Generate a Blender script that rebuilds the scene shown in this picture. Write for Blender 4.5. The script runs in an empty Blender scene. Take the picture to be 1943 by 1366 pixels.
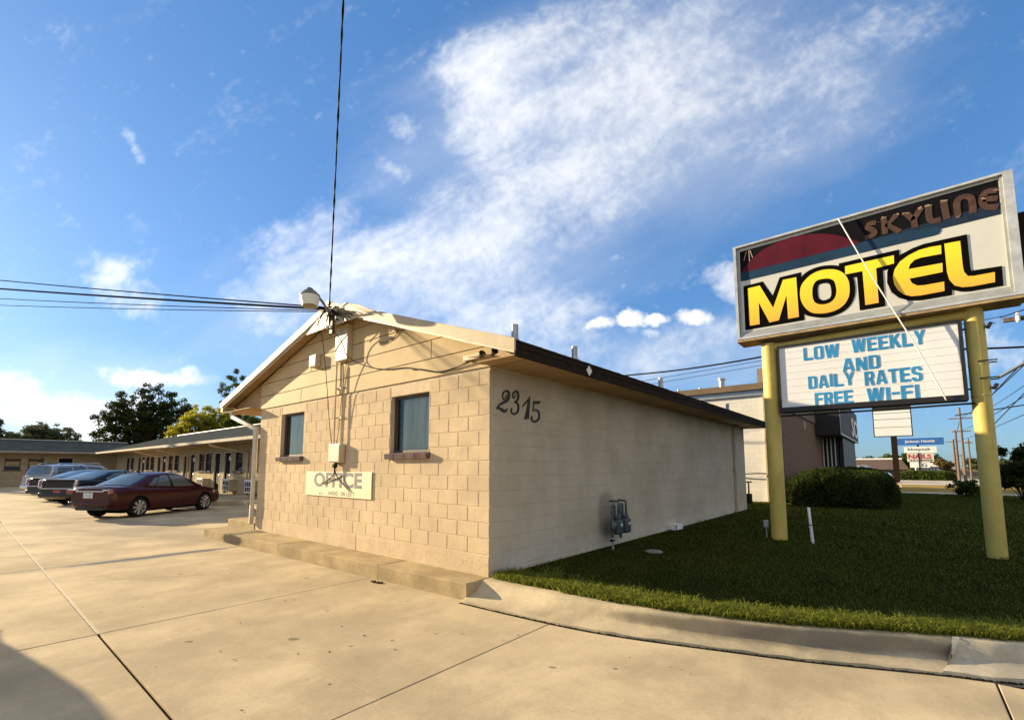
import bpy, bmesh, math, random, json
import numpy as np
from mathutils import Vector, Matrix
from mathutils.geometry import tessellate_polygon
R = math.radians
random.seed(7); rng = np.random.default_rng(7)
scene = bpy.context.scene
COL = scene.collection

# ------------------------------------------------------------------ camera
cd = bpy.data.cameras.new('camera'); cam = bpy.data.objects.new('camera', cd); COL.objects.link(cam)
cd.sensor_width = 36.0; cd.lens = 883 / 1943 * 36; cd.shift_y = (800 - 683) / 1943
cd.clip_start = 0.05; cd.clip_end = 3000
cam.location = (4.17, -4.52, 1.6)
cam.rotation_euler = (R(90 + 5.627), 0, R(39.95))
scene.camera = cam

# ------------------------------------------------------------------ sun, sky, exposure
SUN = Vector((-1.0, -0.28, 0.28)).normalized()          # direction towards the sun
SUN_EL = math.asin(SUN.z); SUN_ROT = math.atan2(SUN.x, SUN.y)
sd = bpy.data.lights.new('sun', 'SUN'); sd.energy = 5.0; sd.angle = R(0.55); sd.color = (1.0, 0.80, 0.50)
sun = bpy.data.objects.new('sun', sd); COL.objects.link(sun)
sun.rotation_euler = SUN.to_track_quat('Z', 'Y').to_euler(); sun.location = (-20, -10, 20)
scene.view_settings.view_transform = 'Standard'; scene.view_settings.look = 'None'
scene.view_settings.exposure = 1.30; scene.view_settings.gamma = 1.0
scene.cycles.use_denoising = True
scene.cycles.max_bounces = 6; scene.cycles.transparent_max_bounces = 12

w = bpy.data.worlds.new('World'); scene.world = w; w.use_nodes = True
nt = w.node_tree; nt.nodes.clear()
class NB:                                               # tiny node-building helper
    def __init__(s, nt): s.nt = nt
    def n(s, t, **kw):
        x = s.nt.nodes.new(t)
        for k, v in kw.items(): setattr(x, k, v)
        return x
    def link(s, a, b): s.nt.links.new(a, b)
    def put(s, sock, v):
        if hasattr(v, 'is_linked'): s.link(v, sock)
        elif v is not None: sock.default_value = v
    def m(s, op, a, b=None, c=None, clamp=False):
        x = s.n('ShaderNodeMath', operation=op, use_clamp=clamp)
        s.put(x.inputs[0], a)
        if b is not None: s.put(x.inputs[1], b)
        if c is not None: s.put(x.inputs[2], c)
        return x.outputs[0]
    def dot(s, a, v):
        x = s.n('ShaderNodeVectorMath', operation='DOT_PRODUCT'); s.put(x.inputs[0], a); x.inputs[1].default_value = v
        return x.outputs['Value']
    def comb(s, a, b, c=0.0):
        x = s.n('ShaderNodeCombineXYZ'); s.put(x.inputs[0], a); s.put(x.inputs[1], b); s.put(x.inputs[2], c); return x.outputs[0]
    def noise(s, vec, scale, detail=4, rough=0.55, dist=0.0):
        x = s.n('ShaderNodeTexNoise'); s.put(x.inputs['Vector'], vec); x.inputs['Scale'].default_value = scale
        x.inputs['Detail'].default_value = detail; x.inputs['Roughness'].default_value = rough; x.inputs['Distortion'].default_value = dist
        return x
    def ramp(s, f, stops):
        x = s.n('ShaderNodeValToRGB'); s.put(x.inputs[0], f); e = x.color_ramp.elements
        while len(e) < len(stops): e.new(0.5)
        for i, (p, c) in enumerate(stops):
            e[i].position = p; e[i].color = (c, c, c, 1) if not hasattr(c, '__len__') else (*c, 1)
        return x.outputs[0]
    def sstep(s, v, a, b):
        x = s.n('ShaderNodeMapRange', interpolation_type='SMOOTHSTEP'); s.put(x.inputs[0], v)
        x.inputs[1].default_value = a; x.inputs[2].default_value = b; return x.outputs[0]
    def mix(s, f, a, b, mode='MIX'):
        x = s.n('ShaderNodeMix', data_type='RGBA', blend_type=mode); s.put(x.inputs[0], f)
        for sock, v in ((x.inputs[6], a), (x.inputs[7], b)):
            s.put(sock, (*v, 1) if isinstance(v, tuple) and len(v) == 3 else v)
        return x.outputs[2]
b = NB(nt)
sky = b.n('ShaderNodeTexSky', sky_type='NISHITA', sun_disc=False)
sky.sun_elevation = SUN_EL; sky.sun_rotation = SUN_ROT; sky.altitude = 250; sky.air_density = 1.0; sky.dust_density = 0.6; sky.ozone_density = 2.2
geo = b.n('ShaderNodeTexCoord'); D = geo.outputs['Generated']
# clouds: fixed directions in the sky round the compass bearing 320 deg
yaw, pit = R(39.95), R(5.627)
fw = (-math.sin(yaw) * math.cos(pit), math.cos(yaw) * math.cos(pit), math.sin(pit))
up = (math.sin(yaw) * math.sin(pit), -math.cos(yaw) * math.sin(pit), math.cos(pit))
rt = (math.cos(yaw), math.sin(yaw), 0)
f_ = b.m('MAXIMUM', b.dot(D, fw), 0.02)
A0 = b.m('DIVIDE', b.dot(D, rt), f_); B0 = b.m('DIVIDE', b.dot(D, up), f_)
AB = b.comb(A0, B0)
wn = b.noise(AB, 3.2, 5, 0.6)
sep = b.n('ShaderNodeSeparateColor'); b.link(wn.outputs['Color'], sep.inputs[0])
Aw = b.m('ADD', A0, b.m('MULTIPLY', b.m('SUBTRACT', sep.outputs[0], 0.5), 0.30))
Bw = b.m('ADD', B0, b.m('MULTIPLY', b.m('SUBTRACT', sep.outputs[1], 0.5), 0.22))
def ell(cx, cy, rx, ry, rot, gain=1.0, A=Aw, B=Bw):
    a0, b0 = (cx - 971.5) / 883, (800 - cy) / 883
    c, s = math.cos(R(rot)), math.sin(R(rot))
    da = b.m('SUBTRACT', A, a0); db = b.m('SUBTRACT', B, b0)
    u = b.m('MULTIPLY', b.m('ADD', b.m('MULTIPLY', da, c), b.m('MULTIPLY', db, s)), 883 / rx)
    v = b.m('MULTIPLY', b.m('SUBTRACT', b.m('MULTIPLY', db, c), b.m('MULTIPLY', da, s)), 883 / ry)
    q = b.m('ADD', b.m('MULTIPLY', u, u), b.m('MULTIPLY', v, v))
    return b.m('MULTIPLY', b.m('SUBTRACT', 1.0, q, clamp=True), gain)
def union(L):
    r = L[0]
    for x in L[1:]: r = b.m('MAXIMUM', r, x)
    return r
big = union([ell(1160, 150, 420, 250, 12, .95), ell(930, 190, 150, 190, 0, 1.25), ell(1010, 360, 330, 170, 35, 1.1), ell(1500, 120, 430, 160, 20, .66),
             ell(800, 500, 430, 120, 12, 1.1), ell(960, 600, 300, 110, -10, 1.0), ell(560, 480, 160, 80, 30, .75), ell(1250, 660, 330, 60, 8, .6)])
small = union([ell(280, 275, 75, 28, -48, .62), ell(195, 530, 80, 55, -40, .8), ell(748, 245, 60, 36, -45, .62), ell(740, 320, 60, 30, -45, .5),
               ell(150, 400, 80, 24, -50, .42), ell(300, 700, 170, 26, -14, 1.0), ell(150, 775, 260, 70, 0, .95), ell(20, 740, 110, 45, -10, .9), ell(250, 570, 120, 40, -20, .6),
               ell(1370, 545, 70, 50, 0, .8), ell(1900, 660, 160, 50, 10, .7), ell(440, 555, 70, 40, 10, .6), ell(560, 610, 160, 40, 0, .6)])
# cirrus texture: soft streaks running up to the right, broken into fine mackerel grain
c20, s20 = math.cos(R(30)), math.sin(R(30))
w2 = b.noise(AB, 5.0, 3, 0.5); sp3 = b.n('ShaderNodeSeparateColor'); b.link(w2.outputs['Color'], sp3.inputs[0])
A3 = b.m('ADD', A0, b.m('MULTIPLY', b.m('SUBTRACT', sp3.outputs[0], 0.5), 0.07)); B3 = b.m('ADD', B0, b.m('MULTIPLY', b.m('SUBTRACT', sp3.outputs[1], 0.5), 0.07))
S1 = b.m('ADD', b.m('MULTIPLY', A3, c20), b.m('MULTIPLY', B3, s20)); S2 = b.m('SUBTRACT', b.m('MULTIPLY', B3, c20), b.m('MULTIPLY', A3, s20))
fib = b.noise(b.comb(b.m('MULTIPLY', S1, 0.30), S2), 8.0, 6, 0.55).outputs[0]
mid = b.noise(b.comb(b.m('MULTIPLY', S1, 0.8), S2), 11.0, 5, 0.55).outputs[0]
mot = b.noise(b.comb(b.m('MULTIPLY', S1, 0.85), S2, 3.0), 48.0, 3, 0.55).outputs[0]
tex = b.m('ADD', b.m('ADD', b.m('MULTIPLY', fib, 0.42), b.m('MULTIPLY', mid, 0.33)), b.m('MULTIPLY', mot, 0.25))
al1 = b.m('MULTIPLY', b.sstep(b.m('ADD', b.m('MULTIPLY', big, 0.78), b.m('MULTIPLY', b.m('SUBTRACT', tex, 0.5), 3.0)), 0.08, 1.36), 0.72)
al2 = b.m('MULTIPLY', b.sstep(b.m('ADD', small, b.m('MULTIPLY', b.m('SUBTRACT', tex, 0.5), 2.4)), 0.22, 1.2), 0.85)
an = b.noise(AB, 14, 5, 0.6); sp2 = b.n('ShaderNodeSeparateColor'); b.link(an.outputs['Color'], sp2.inputs[0])
A2 = b.m('ADD', A0, b.m('MULTIPLY', b.m('SUBTRACT', sp2.outputs[0], 0.5), 0.06)); B2 = b.m('ADD', B0, b.m('MULTIPLY', b.m('SUBTRACT', sp2.outputs[1], 0.5), 0.05))
cum = union([ell(1137, 612, 40, 18, 15, 1.5, A2, B2), ell(1200, 604, 42, 20, -4, 1.6, A2, B2), ell(1240, 607, 40, 13, 0, 1.5, A2, B2), ell(1317, 603, 50, 20, 0, 1.5, A2, B2), ell(1225, 628, 60, 12, 0, .6, A2, B2),
             ell(1172, 490, 20, 8, 0, .7, A2, B2), ell(1190, 545, 16, 8, 40, .6, A2, B2)])
al3 = b.m('MULTIPLY', b.sstep(b.m('ADD', b.m('MULTIPLY', cum, 0.75), b.m('MULTIPLY', b.m('SUBTRACT', b.noise(AB, 30, 4, .6).outputs[0], 0.5), 1.3)), 0.12, 1.05), 0.9)
# added unseen bright cloud, behind and to the right, to lift the shaded sides
n4 = b.noise(D, 2.4, 6, .6, .3).outputs[0]
al4 = b.m('MULTIPLY', b.m('MULTIPLY', b.sstep(n4, .40, .56), b.sstep(b.dot(D, (-0.643, 0.766, 0)), .50, .20)), b.sstep(b.dot(D, (0, 0, 1)), .03, .16))
al4 = b.m('MULTIPLY', al4, b.sstep(b.dot(D, (1, -.2, 0)), -.35, .25))
veil = union([ell(1230, 210, 720, 340, 16, 1.0, A3, B3), ell(820, 520, 640, 190, 12, .9, A3, B3), ell(1250, 690, 520, 110, 4, .7, A3, B3), ell(120, 760, 420, 160, 0, .8, A3, B3)])
al0 = b.m('MULTIPLY', b.sstep(b.m('ADD', veil, b.m('MULTIPLY', b.m('SUBTRACT', fib, .5), 1.0)), 0.05, 1.15), 0.27)
alpha = b.m('SUBTRACT', 1.0, b.m('MULTIPLY', b.m('SUBTRACT', 1.0, al0), b.m('SUBTRACT', 1.0, union([al1, al2, al3, al4]))))
alpha = b.m('MULTIPLY', alpha, b.sstep(b.dot(D, (0, 0, 1)), -0.01, 0.04))
hs = b.n('ShaderNodeHueSaturation'); hs.inputs['Saturation'].default_value = 1.22; hs.inputs['Value'].default_value = 1.0; b.link(sky.outputs[0], hs.inputs['Color'])
gm = b.n('ShaderNodeGamma'); gm.inputs[1].default_value = 0.54; b.link(b.mix(1.0, hs.outputs[0], (0.80, 1.0, 1.30), 'MULTIPLY'), gm.inputs[0])   # hazier, more even sky
skyc = b.mix(1.0, gm.outputs[0], (0.97, 1.35, 1.77), 'MULTIPLY')
lum = b.m('ADD', b.m('MULTIPLY', b.dot(D, (SUN.x, SUN.y, SUN.z)), 1.5), 6.2)
lum = b.m('ADD', lum, b.m('MULTIPLY', al4, 0.2))
cl = b.mix(1.0, b.mix(al4, (1.0, 0.99, 0.97), (1.0, 0.93, 0.80)), b.comb(lum, lum, lum), 'MULTIPLY')
bg = b.n('ShaderNodeBackground'); b.link(b.mix(alpha, skyc, cl), bg.inputs[0]); bg.inputs[1].default_value = 0.075
wo = b.n('ShaderNodeOutputWorld'); b.link(bg.outputs[0], wo.inputs[0])

# ------------------------------------------------------------------ mesh helper
class MB:
    def __init__(s): s.v = []; s.f = []; s.sm = False
    def add(s, vs, fs):
        o = len(s.v); s.v += [tuple(map(float, p)) for p in vs]; s.f += [tuple(i + o for i in f) for f in fs]; return s
    def box(s, x0, x1, y0, y1, z0, z1, bev=0):
        if x0 > x1: x0, x1 = x1, x0
        if y0 > y1: y0, y1 = y1, y0
        if z0 > z1: z0, z1 = z1, z0
        if bev:
            m = Matrix.Translation(((x0+x1)/2, (y0+y1)/2, (z0+z1)/2)); return s.bbox((x1-x0, y1-y0, z1-z0), m, bev)
        return s.add([(x0,y0,z0),(x1,y0,z0),(x1,y1,z0),(x0,y1,z0),(x0,y0,z1),(x1,y0,z1),(x1,y1,z1),(x0,y1,z1)],
                     [(3,2,1,0),(4,5,6,7),(0,1,5,4),(1,2,6,5),(2,3,7,6),(3,0,4,7)])
    def bbox(s, size, m, bev=0.01, seg=2):
        bm = bmesh.new(); bmesh.ops.create_cube(bm, size=1, matrix=Matrix.Diagonal((*size, 1)))
        if bev: bmesh.ops.bevel(bm, geom=bm.edges[:], offset=bev, segments=seg, affect='EDGES', profile=0.6)
        bm.verts.index_update()
        vs = [m @ v.co for v in bm.verts]; fs = [[v.index for v in f.verts] for f in bm.faces]; bm.free(); return s.add(vs, fs)
    def tube(s, pts, r, n=8, cap=True):
        pts = [Vector(p) for p in pts]; rs = r if hasattr(r, '__len__') else [r] * len(pts); vs = []; fs = []
        t0 = (pts[1] - pts[0]).normalized(); ref = Vector((0, 0, 1)) if abs(t0.z) < 0.9 else Vector((1, 0, 0))
        nrm = t0.cross(ref).normalized()
        for i, p in enumerate(pts):
            a = pts[max(i-1, 0)]; c = pts[min(i+1, len(pts)-1)]; t = (c - a).normalized()
            nrm = (nrm - t * nrm.dot(t)).normalized(); bi = t.cross(nrm)
            for k in range(n):
                an = 2 * math.pi * k / n; vs.append(p + (nrm * math.cos(an) + bi * math.sin(an)) * rs[i])
        for i in range(len(pts) - 1):
            for k in range(n):
                fs.append((i*n+k, i*n+(k+1) % n, (i+1)*n+(k+1) % n, (i+1)*n+k))
        if cap: fs.append(tuple(range(n-1, -1, -1))); fs.append(tuple((len(pts)-1)*n + k for k in range(n)))
        return s.add(vs, fs)
    def lathe(s, prof, m=Matrix(), n=24, cap=True):      # prof [(r, h)] about local z
        vs = []; fs = []
        for r_, h in prof:
            for k in range(n):
                a = 2*math.pi*k/n; vs.append(m @ Vector((r_*math.cos(a), r_*math.sin(a), h)))
        for i in range(len(prof)-1):
            for k in range(n): fs.append((i*n+k, i*n+(k+1) % n, (i+1)*n+(k+1) % n, (i+1)*n+k))
        if cap: fs.append(tuple(range(n-1, -1, -1))); fs.append(tuple((len(prof)-1)*n+k for k in range(n)))
        return s.add(vs, fs)
    def poly(s, loops, fn, th=0.0):                      # flat polygon with holes; fn(u,v,depth)->xyz ; th gives it thickness
        L = [[Vector((p[0], p[1], 0)) for p in l] for l in loops]
        tris = tessellate_polygon(L); flat = [p for l in L for p in l]; n = len(flat)
        vs = [fn(p.x, p.y, 0) for p in flat]; fs = [tuple(t) for t in tris]
        if th:
            vs += [fn(p.x, p.y, th) for p in flat]; fs += [tuple(i+n for i in t[::-1]) for t in tris]; o = 0
            for l in L:
                k = len(l); fs += [(o+i, o+(i+1) % k, o+(i+1) % k+n, o+i+n) for i in range(k)]; o += k
        return s.add(vs, fs)
    def build(s, name, mat, parent=None, smooth=False, fixn=True):
        me = bpy.data.meshes.new(name); me.from_pydata(s.v, [], s.f)
        if fixn:
            bm = bmesh.new(); bm.from_mesh(me); bmesh.ops.recalc_face_normals(bm, faces=bm.faces); bm.to_mesh(me); bm.free()
        if smooth is True: me.polygons.foreach_set('use_smooth', [True]*len(me.polygons))
        elif smooth:
            me.polygons.foreach_set('use_smooth', [True]*len(me.polygons)); me.set_sharp_from_angle(angle=R(smooth))
        return link(name, me, mat, parent)
def link(name, me, mat, parent=None):
    o = bpy.data.objects.new(name, me); COL.objects.link(o)
    if mat is not None: me.materials.append(mat)
    if parent is not None: o.parent = parent; o.matrix_parent_inverse = Matrix.Translation(parent.location).inverted() if False else Matrix()
    return o
def tag(o, label=None, cat=None, group=None, kind=None):
    for k, v in (('label', label), ('category', cat), ('group', group), ('kind', kind)):
        if v: o[k] = v
    return o
def thing(name, label, cat, loc=(0, 0, 0), rz=0, group=None):
    o = bpy.data.objects.new(name, None); COL.objects.link(o); o.empty_display_size = 0.2
    o.location = loc; o.rotation_euler = (0, 0, rz); return tag(o, label, cat, group)
def struct(o): o['kind'] = 'structure'; return o
def copy_tree(o, parent=None):
    c = o.copy(); COL.objects.link(c)
    if parent is not None: c.parent = parent
    for ch in list(o.children): copy_tree(ch, c)
    return c
def off(mb, p):                                          # shift a builder's vertices by -p (so parts sit in their thing's space)
    mb.v = [(x - p[0], y - p[1], z - p[2]) for x, y, z in mb.v]; return mb

# ------------------------------------------------------------------ materials
def mat(name, col, rough=0.8, metal=0.0, col2=None, var=0.12, vs=2.0, bump=0.0, bs=60, spec=0.4, coat=0.0, stretch=None, dirt=None):
    if rough >= .9: spec = 0.0
    elif rough >= .7: spec = min(spec, .10)
    m = bpy.data.materials.new(name); m.use_nodes = True; q = NB(m.node_tree); p = m.node_tree.nodes['Principled BSDF']
    tc = q.n('ShaderNodeTexCoord').outputs['Object']
    if stretch:
        mp = q.n('ShaderNodeMapping'); q.link(tc, mp.inputs[0]); mp.inputs['Scale'].default_value = stretch; tc = mp.outputs[0]
    n1 = q.noise(tc, vs, 6, 0.62).outputs[0]
    c2 = col2 or tuple(c * (1 - var * 1.6) for c in col); c1 = tuple(min(1, c * (1 + var * .5)) for c in col)
    base = q.ramp(n1, [(0.3, c2), (0.68, c1)])
    if bump or True:
        n2 = q.noise(tc, bs, 5, 0.65).outputs[0]
        base = q.mix(q.m('MULTIPLY', q.sstep(n2, 0.62, 0.40), var), base, tuple(c * .62 for c in col))
    if dirt:
        n3 = q.noise(tc, dirt[1], 6, 0.7, 0.6).outputs[0]
        base = q.mix(q.m('MULTIPLY', q.sstep(n3, dirt[2], dirt[2] + 0.12), dirt[3]), base, dirt[0])
    q.link(base, p.inputs['Base Color']); p.inputs['Roughness'].default_value = rough; p.inputs['Metallic'].default_value = metal
    p.inputs['Specular IOR Level'].default_value = spec; p.inputs['Coat Weight'].default_value = coat; p.inputs['Coat Roughness'].default_value = 0.05
    if bump:
        bp = q.n('ShaderNodeBump'); bp.inputs['Strength'].default_value = bump; bp.inputs['Distance'].default_value = 0.01
        q.link(n2, bp.inputs['Height']); q.link(bp.outputs[0], p.inputs['Normal'])
    return m
def leafmat(name, dark, light, trans=0.35):
    m = bpy.data.materials.new(name); m.use_nodes = True; q = NB(m.node_tree); p = m.node_tree.nodes['Principled BSDF']
    at = q.n('ShaderNodeAttribute', attribute_name='tint'); c = q.mix(at.outputs['Fac'], dark, light)
    q.link(c, p.inputs['Base Color']); p.inputs['Roughness'].default_value = 0.85; p.inputs['Specular IOR Level'].default_value = 0.08
    tr = q.n('ShaderNodeBsdfTranslucent'); q.link(q.mix(0.5, c, tuple(min(1, x * 1.5) for x in light)), tr.inputs[0])
    ms = q.n('ShaderNodeMixShader'); ms.inputs[0].default_value = trans
    q.link(p.outputs[0], ms.inputs[1]); q.link(tr.outputs[0], ms.inputs[2])
    q.link(ms.outputs[0], m.node_tree.nodes['Material Output'].inputs['Surface']); return m
M = {}
M['trim'] = mat('beige_trim', (0.49, 0.395, 0.25), 0.6, var=.12, vs=3)
M['trimw'] = mat('pale_trim', (0.60, 0.54, 0.42), 0.5, var=.14, vs=4)
M['soffit'] = mat('soffit_paint', (0.40, 0.27, 0.14), 0.75, var=.15)
M['fascia'] = mat('dark_brown_wood', (0.026, 0.017, 0.012), 0.85, spec=.12, var=.3, vs=6, bump=.3)
M['shingle'] = mat('shingle', (0.045, 0.037, 0.031), 0.95, spec=.1, var=.3, vs=5, bump=.8, bs=40)
M['white'] = mat('white_paint', (0.74, 0.73, 0.70), 0.55, var=.05)
M['black'] = mat('black_paint', (0.012, 0.012, 0.013), 0.45, var=.1)
M['metal'] = mat('galvanised', (0.42, 0.43, 0.43), 0.42, metal=.7, var=.2, vs=8)
M['alu'] = mat('aluminium_frame', (0.62, 0.63, 0.62), 0.42, metal=.5, var=.2, vs=5, dirt=((.30, .27, .22), 9.0, .6, .45))
M['rubber'] = mat('rubber', (0.015, 0.015, 0.015), 0.85)
M['wire'] = mat('wire_black', (0.02, 0.02, 0.02), 0.7)
M['frame'] = mat('window_frame_brown', (0.075, 0.05, 0.04), 0.6, var=.2)
M['sill'] = mat('sill_brick', (0.135, 0.095, 0.095), 0.85, var=.25, vs=8, bump=.4)
M['wood'] = mat('pole_wood', (0.20, 0.155, 0.12), 0.9, var=.3, vs=4, bump=.4, stretch=(6, 6, .5))
M['bark'] = mat('bark', (0.075, 0.055, 0.04), 0.95, var=.3, vs=4, bump=.5)
M['post'] = mat('yellow_post_paint', (0.60, 0.465, 0.115), 0.5, var=.16, vs=3, bump=.08, bs=30, stretch=(1, 1, .4), dirt=((0.28, 0.17, 0.07), 5.0, 0.60, .55))
def glass(name, tint=(0.03, 0.035, 0.035), rough=0.03, spec=0.9):
    m = bpy.data.materials.new(name); m.use_nodes = True; p = m.node_tree.nodes['Principled BSDF']
    p.inputs['Base Color'].default_value = (*tint, 1); p.inputs['Roughness'].default_value = rough; p.inputs['Specular IOR Level'].default_value = spec
    return m
def pane(name, f=0.75, tint=(0.9, 0.95, 0.93)):
    m = bpy.data.materials.new(name); m.use_nodes = True; q = NB(m.node_tree); N = m.node_tree.nodes; N.remove(N['Principled BSDF'])
    t = q.n('ShaderNodeBsdfTransparent'); t.inputs[0].default_value = (*tint, 1); g = q.n('ShaderNodeBsdfGlossy'); g.inputs['Roughness'].default_value = 0.03
    fr = q.n('ShaderNodeFresnel'); fr.inputs[0].default_value = 1.5; ms = q.n('ShaderNodeMixShader')
    q.link(q.m('ADD', q.m('MULTIPLY', fr.outputs[0], 1.0), 1 - f - .04, clamp=True), ms.inputs[0]); q.link(t.outputs[0], ms.inputs[1]); q.link(g.outputs[0], ms.inputs[2])
    q.link(ms.outputs[0], N['Material Output'].inputs['Surface']); return m
M['glass'] = glass('dark_glass'); M['pane'] = pane('window_pane', 0.955)
def XZ(y): return lambda u, v, d: (u, y + d, v)
def YZ(x): return lambda u, v, d: (x - d, u, v)
def ribbon(pts, width):                                  # stroke outline from a centre line; width number or per-point list
    n = len(pts); ws = width if hasattr(width, '__len__') else [width]*n; Lr = []; Rr = []
    for i in range(n):
        a = Vector(pts[max(i-1, 0)][:2]); c = Vector(pts[min(i+1, n-1)][:2]); t = (c-a).normalized(); nn = Vector((-t.y, t.x)); p = Vector(pts[i][:2])
        Lr.append(p + nn*ws[i]/2); Rr.append(p - nn*ws[i]/2)
    return Lr, Rr
def stroke(mb, pts, width, fn, th=0.0):
    if len(pts) > 3:                                     # smooth the centre line
        P = []; W = []; ws = width if hasattr(width, '__len__') else [width]*len(pts)
        for i in range(len(pts)-1):
            p0, p1, p2, p3 = [np.array(pts[max(0, min(len(pts)-1, j))][:2]) for j in (i-1, i, i+1, i+2)]
            for k in range(5):
                t = k/5; P.append(.5*((2*p1)+(p2-p0)*t+(2*p0-5*p1+4*p2-p3)*t*t+(3*p1-p0-3*p2+p3)*t**3)); W.append(ws[i]*(1-t)+ws[i+1]*t)
        P.append(np.array(pts[-1][:2])); W.append(ws[-1]); pts, width = P, W
    A, B = ribbon(pts, width)
    for i in range(len(A)-1):
        q = [A[i], A[i+1], B[i+1], B[i]]; vs = [fn(p.x, p.y, 0) for p in q] + [fn(p.x, p.y, th) for p in q]
        mb.add(vs, [(0,1,2,3),(7,6,5,4),(0,4,5,1),(2,6,7,3)] if th else [(0,1,2,3)])
_font = None
def text(s, fn, box, name, m, parent, bold=0.0, th=0.002, sp=1.0):  # lettering fitted into box (u0,u1,v0,v1)
    cu = bpy.data.curves.new('t', 'FONT'); cu.body = s; cu.offset = bold; cu.resolution_u = 3; cu.space_character = sp
    o = bpy.data.objects.new('t', cu); COL.objects.link(o); bpy.context.view_layer.update()
    me = bpy.data.meshes.new_from_object(o.evaluated_get(bpy.context.evaluated_depsgraph_get())); bpy.data.objects.remove(o); bpy.data.curves.remove(cu)
    co = np.array([v.co[:2] for v in me.vertices]); lo, hi = co.min(0), co.max(0); co = (co-lo)/(hi-lo)
    for v, c in zip(me.vertices, co): v.co = fn(box[0]+c[0]*(box[1]-box[0]), box[2]+c[1]*(box[3]-box[2]), 0)
    me.name = name; me.materials.clear(); return link(name, me, m, parent)
# ================================================================== SETTING
def cmat(name, col, extra=None, vs=0.7, bump=.25, blot_=1.0):
    """weathered concrete: broad blotches, fine speckle, rust and grime; extra(q, P, base) adds placed stains and, on the curb, painted shade"""
    m = bpy.data.materials.new(name); m.use_nodes = True; q = NB(m.node_tree); p = m.node_tree.nodes['Principled BSDF']
    P = q.n('ShaderNodeTexCoord').outputs['Object']
    at = q.n('ShaderNodeAttribute', attribute_name='tint').outputs['Fac']
    n1 = q.noise(P, vs, 7, .65).outputs[0]; n2 = q.noise(P, 9, 6, .7, .4).outputs[0]; n3 = q.noise(P, 110, 5, .8).outputs[0]
    mp = q.n('ShaderNodeMapping'); q.link(P, mp.inputs[0]); mp.inputs['Scale'].default_value = (1.2, .25, 1); mp.inputs['Rotation'].default_value = (0, 0, R(25))
    n4 = q.noise(mp.outputs[0], 1.6, 6, .7, .5).outputs[0]
    c = q.mix(q.sstep(n1, .34, .68), tuple(x*(1-.26*blot_) for x in col), tuple(x*(1+.14*blot_) for x in col))
    c = q.mix(q.m('MULTIPLY', q.sstep(n4, .46, .66), .24), c, tuple(col[i]*(.50, .53, .58)[i] for i in range(3)))
    c = q.mix(q.m('MULTIPLY', q.sstep(n2, .55, .75), .22), c, tuple(col[i]*(.95, .70, .45)[i] for i in range(3)))
    c = q.mix(q.m('MULTIPLY', q.sstep(n3, .54, .72), .5), c, tuple(x*.42 for x in col))
    c = q.mix(q.m('MULTIPLY', q.sstep(n3, .38, .2), .25), c, tuple(x*1.5 for x in col))
    n5 = q.noise(P, 34, 4, .7).outputs[0]; c = q.mix(q.m('MULTIPLY', q.sstep(n5, .52, .70), .34), c, tuple(x*.55 for x in col)); c = q.mix(q.m('MULTIPLY', q.sstep(n5, .44, .28), .25), c, tuple(x*1.35 for x in col))
    c = q.mix(q.m('MULTIPLY', q.m('SUBTRACT', at, .5), .30*blot_), c, tuple(x*.6 for x in col))
    if extra: c = extra(q, P, c)
    q.link(c, p.inputs['Base Color']); p.inputs['Roughness'].default_value = .92; p.inputs['Specular IOR Level'].default_value = .06
    bp = q.n('ShaderNodeBump'); bp.inputs['Strength'].default_value = bump; bp.inputs['Distance'].default_value = .006
    q.link(q.m('ADD', q.m('MULTIPLY', n3, .7), n2), bp.inputs['Height']); q.link(bp.outputs[0], p.inputs['Normal'])
    return m
def blot(q, P, cx, cy, rx, ry, rot=0, warp=.5, ns=2.5, axes=(0, 1)):
    s = q.n('ShaderNodeSeparateXYZ'); q.link(P, s.inputs[0]); n = q.noise(P, ns, 5, .65).outputs['Color']
    ns_ = q.n('ShaderNodeSeparateColor'); q.link(n, ns_.inputs[0])
    x = q.m('ADD', q.m('SUBTRACT', s.outputs[axes[0]], cx), q.m('MULTIPLY', q.m('SUBTRACT', ns_.outputs[0], .5), warp*rx*2))
    y = q.m('ADD', q.m('SUBTRACT', s.outputs[axes[1]], cy), q.m('MULTIPLY', q.m('SUBTRACT', ns_.outputs[1], .5), warp*ry*2))
    c, si = math.cos(R(rot)), math.sin(R(rot))
    u = q.m('DIVIDE', q.m('ADD', q.m('MULTIPLY', x, c), q.m('MULTIPLY', y, si)), rx); v = q.m('DIVIDE', q.m('SUBTRACT', q.m('MULTIPLY', y, c), q.m('MULTIPLY', x, si)), ry)
    return q.sstep(q.m('ADD', q.m('MULTIPLY', u, u), q.m('MULTIPLY', v, v)), 1.0, .35)
def pave_extra(q, P, c):
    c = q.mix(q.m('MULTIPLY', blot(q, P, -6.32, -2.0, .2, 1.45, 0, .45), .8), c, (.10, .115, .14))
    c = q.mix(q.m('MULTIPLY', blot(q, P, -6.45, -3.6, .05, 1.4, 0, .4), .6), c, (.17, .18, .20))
    for x, y, r in ((-.32, -2.35, .07), (.25, -2.1, .035), (-2.6, -1.1, .05), (-.9, -1.7, .03), (-1.0, -3.0, .05), (.6, -1.4, .03), (1.9, -1.3, .04), (-4.3, -2.2, .05), (2.3, -1.0, .03)):
        c = q.mix(q.m('MULTIPLY', blot(q, P, x, y, r, r*.6, 30, .5, 14), .7), c, (.11, .09, .07))
    c = q.mix(q.m('MULTIPLY', blot(q, P, -12, -1.5, 5, 1.2, 10, .5, .5), .35), c, (.17, .15, .125))
    c = q.mix(q.m('MULTIPLY', blot(q, P, .6, -1.6, 2.0, .35, 25, .6, 1.2), .22), c, (.50, .40, .26))
    return c
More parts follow.
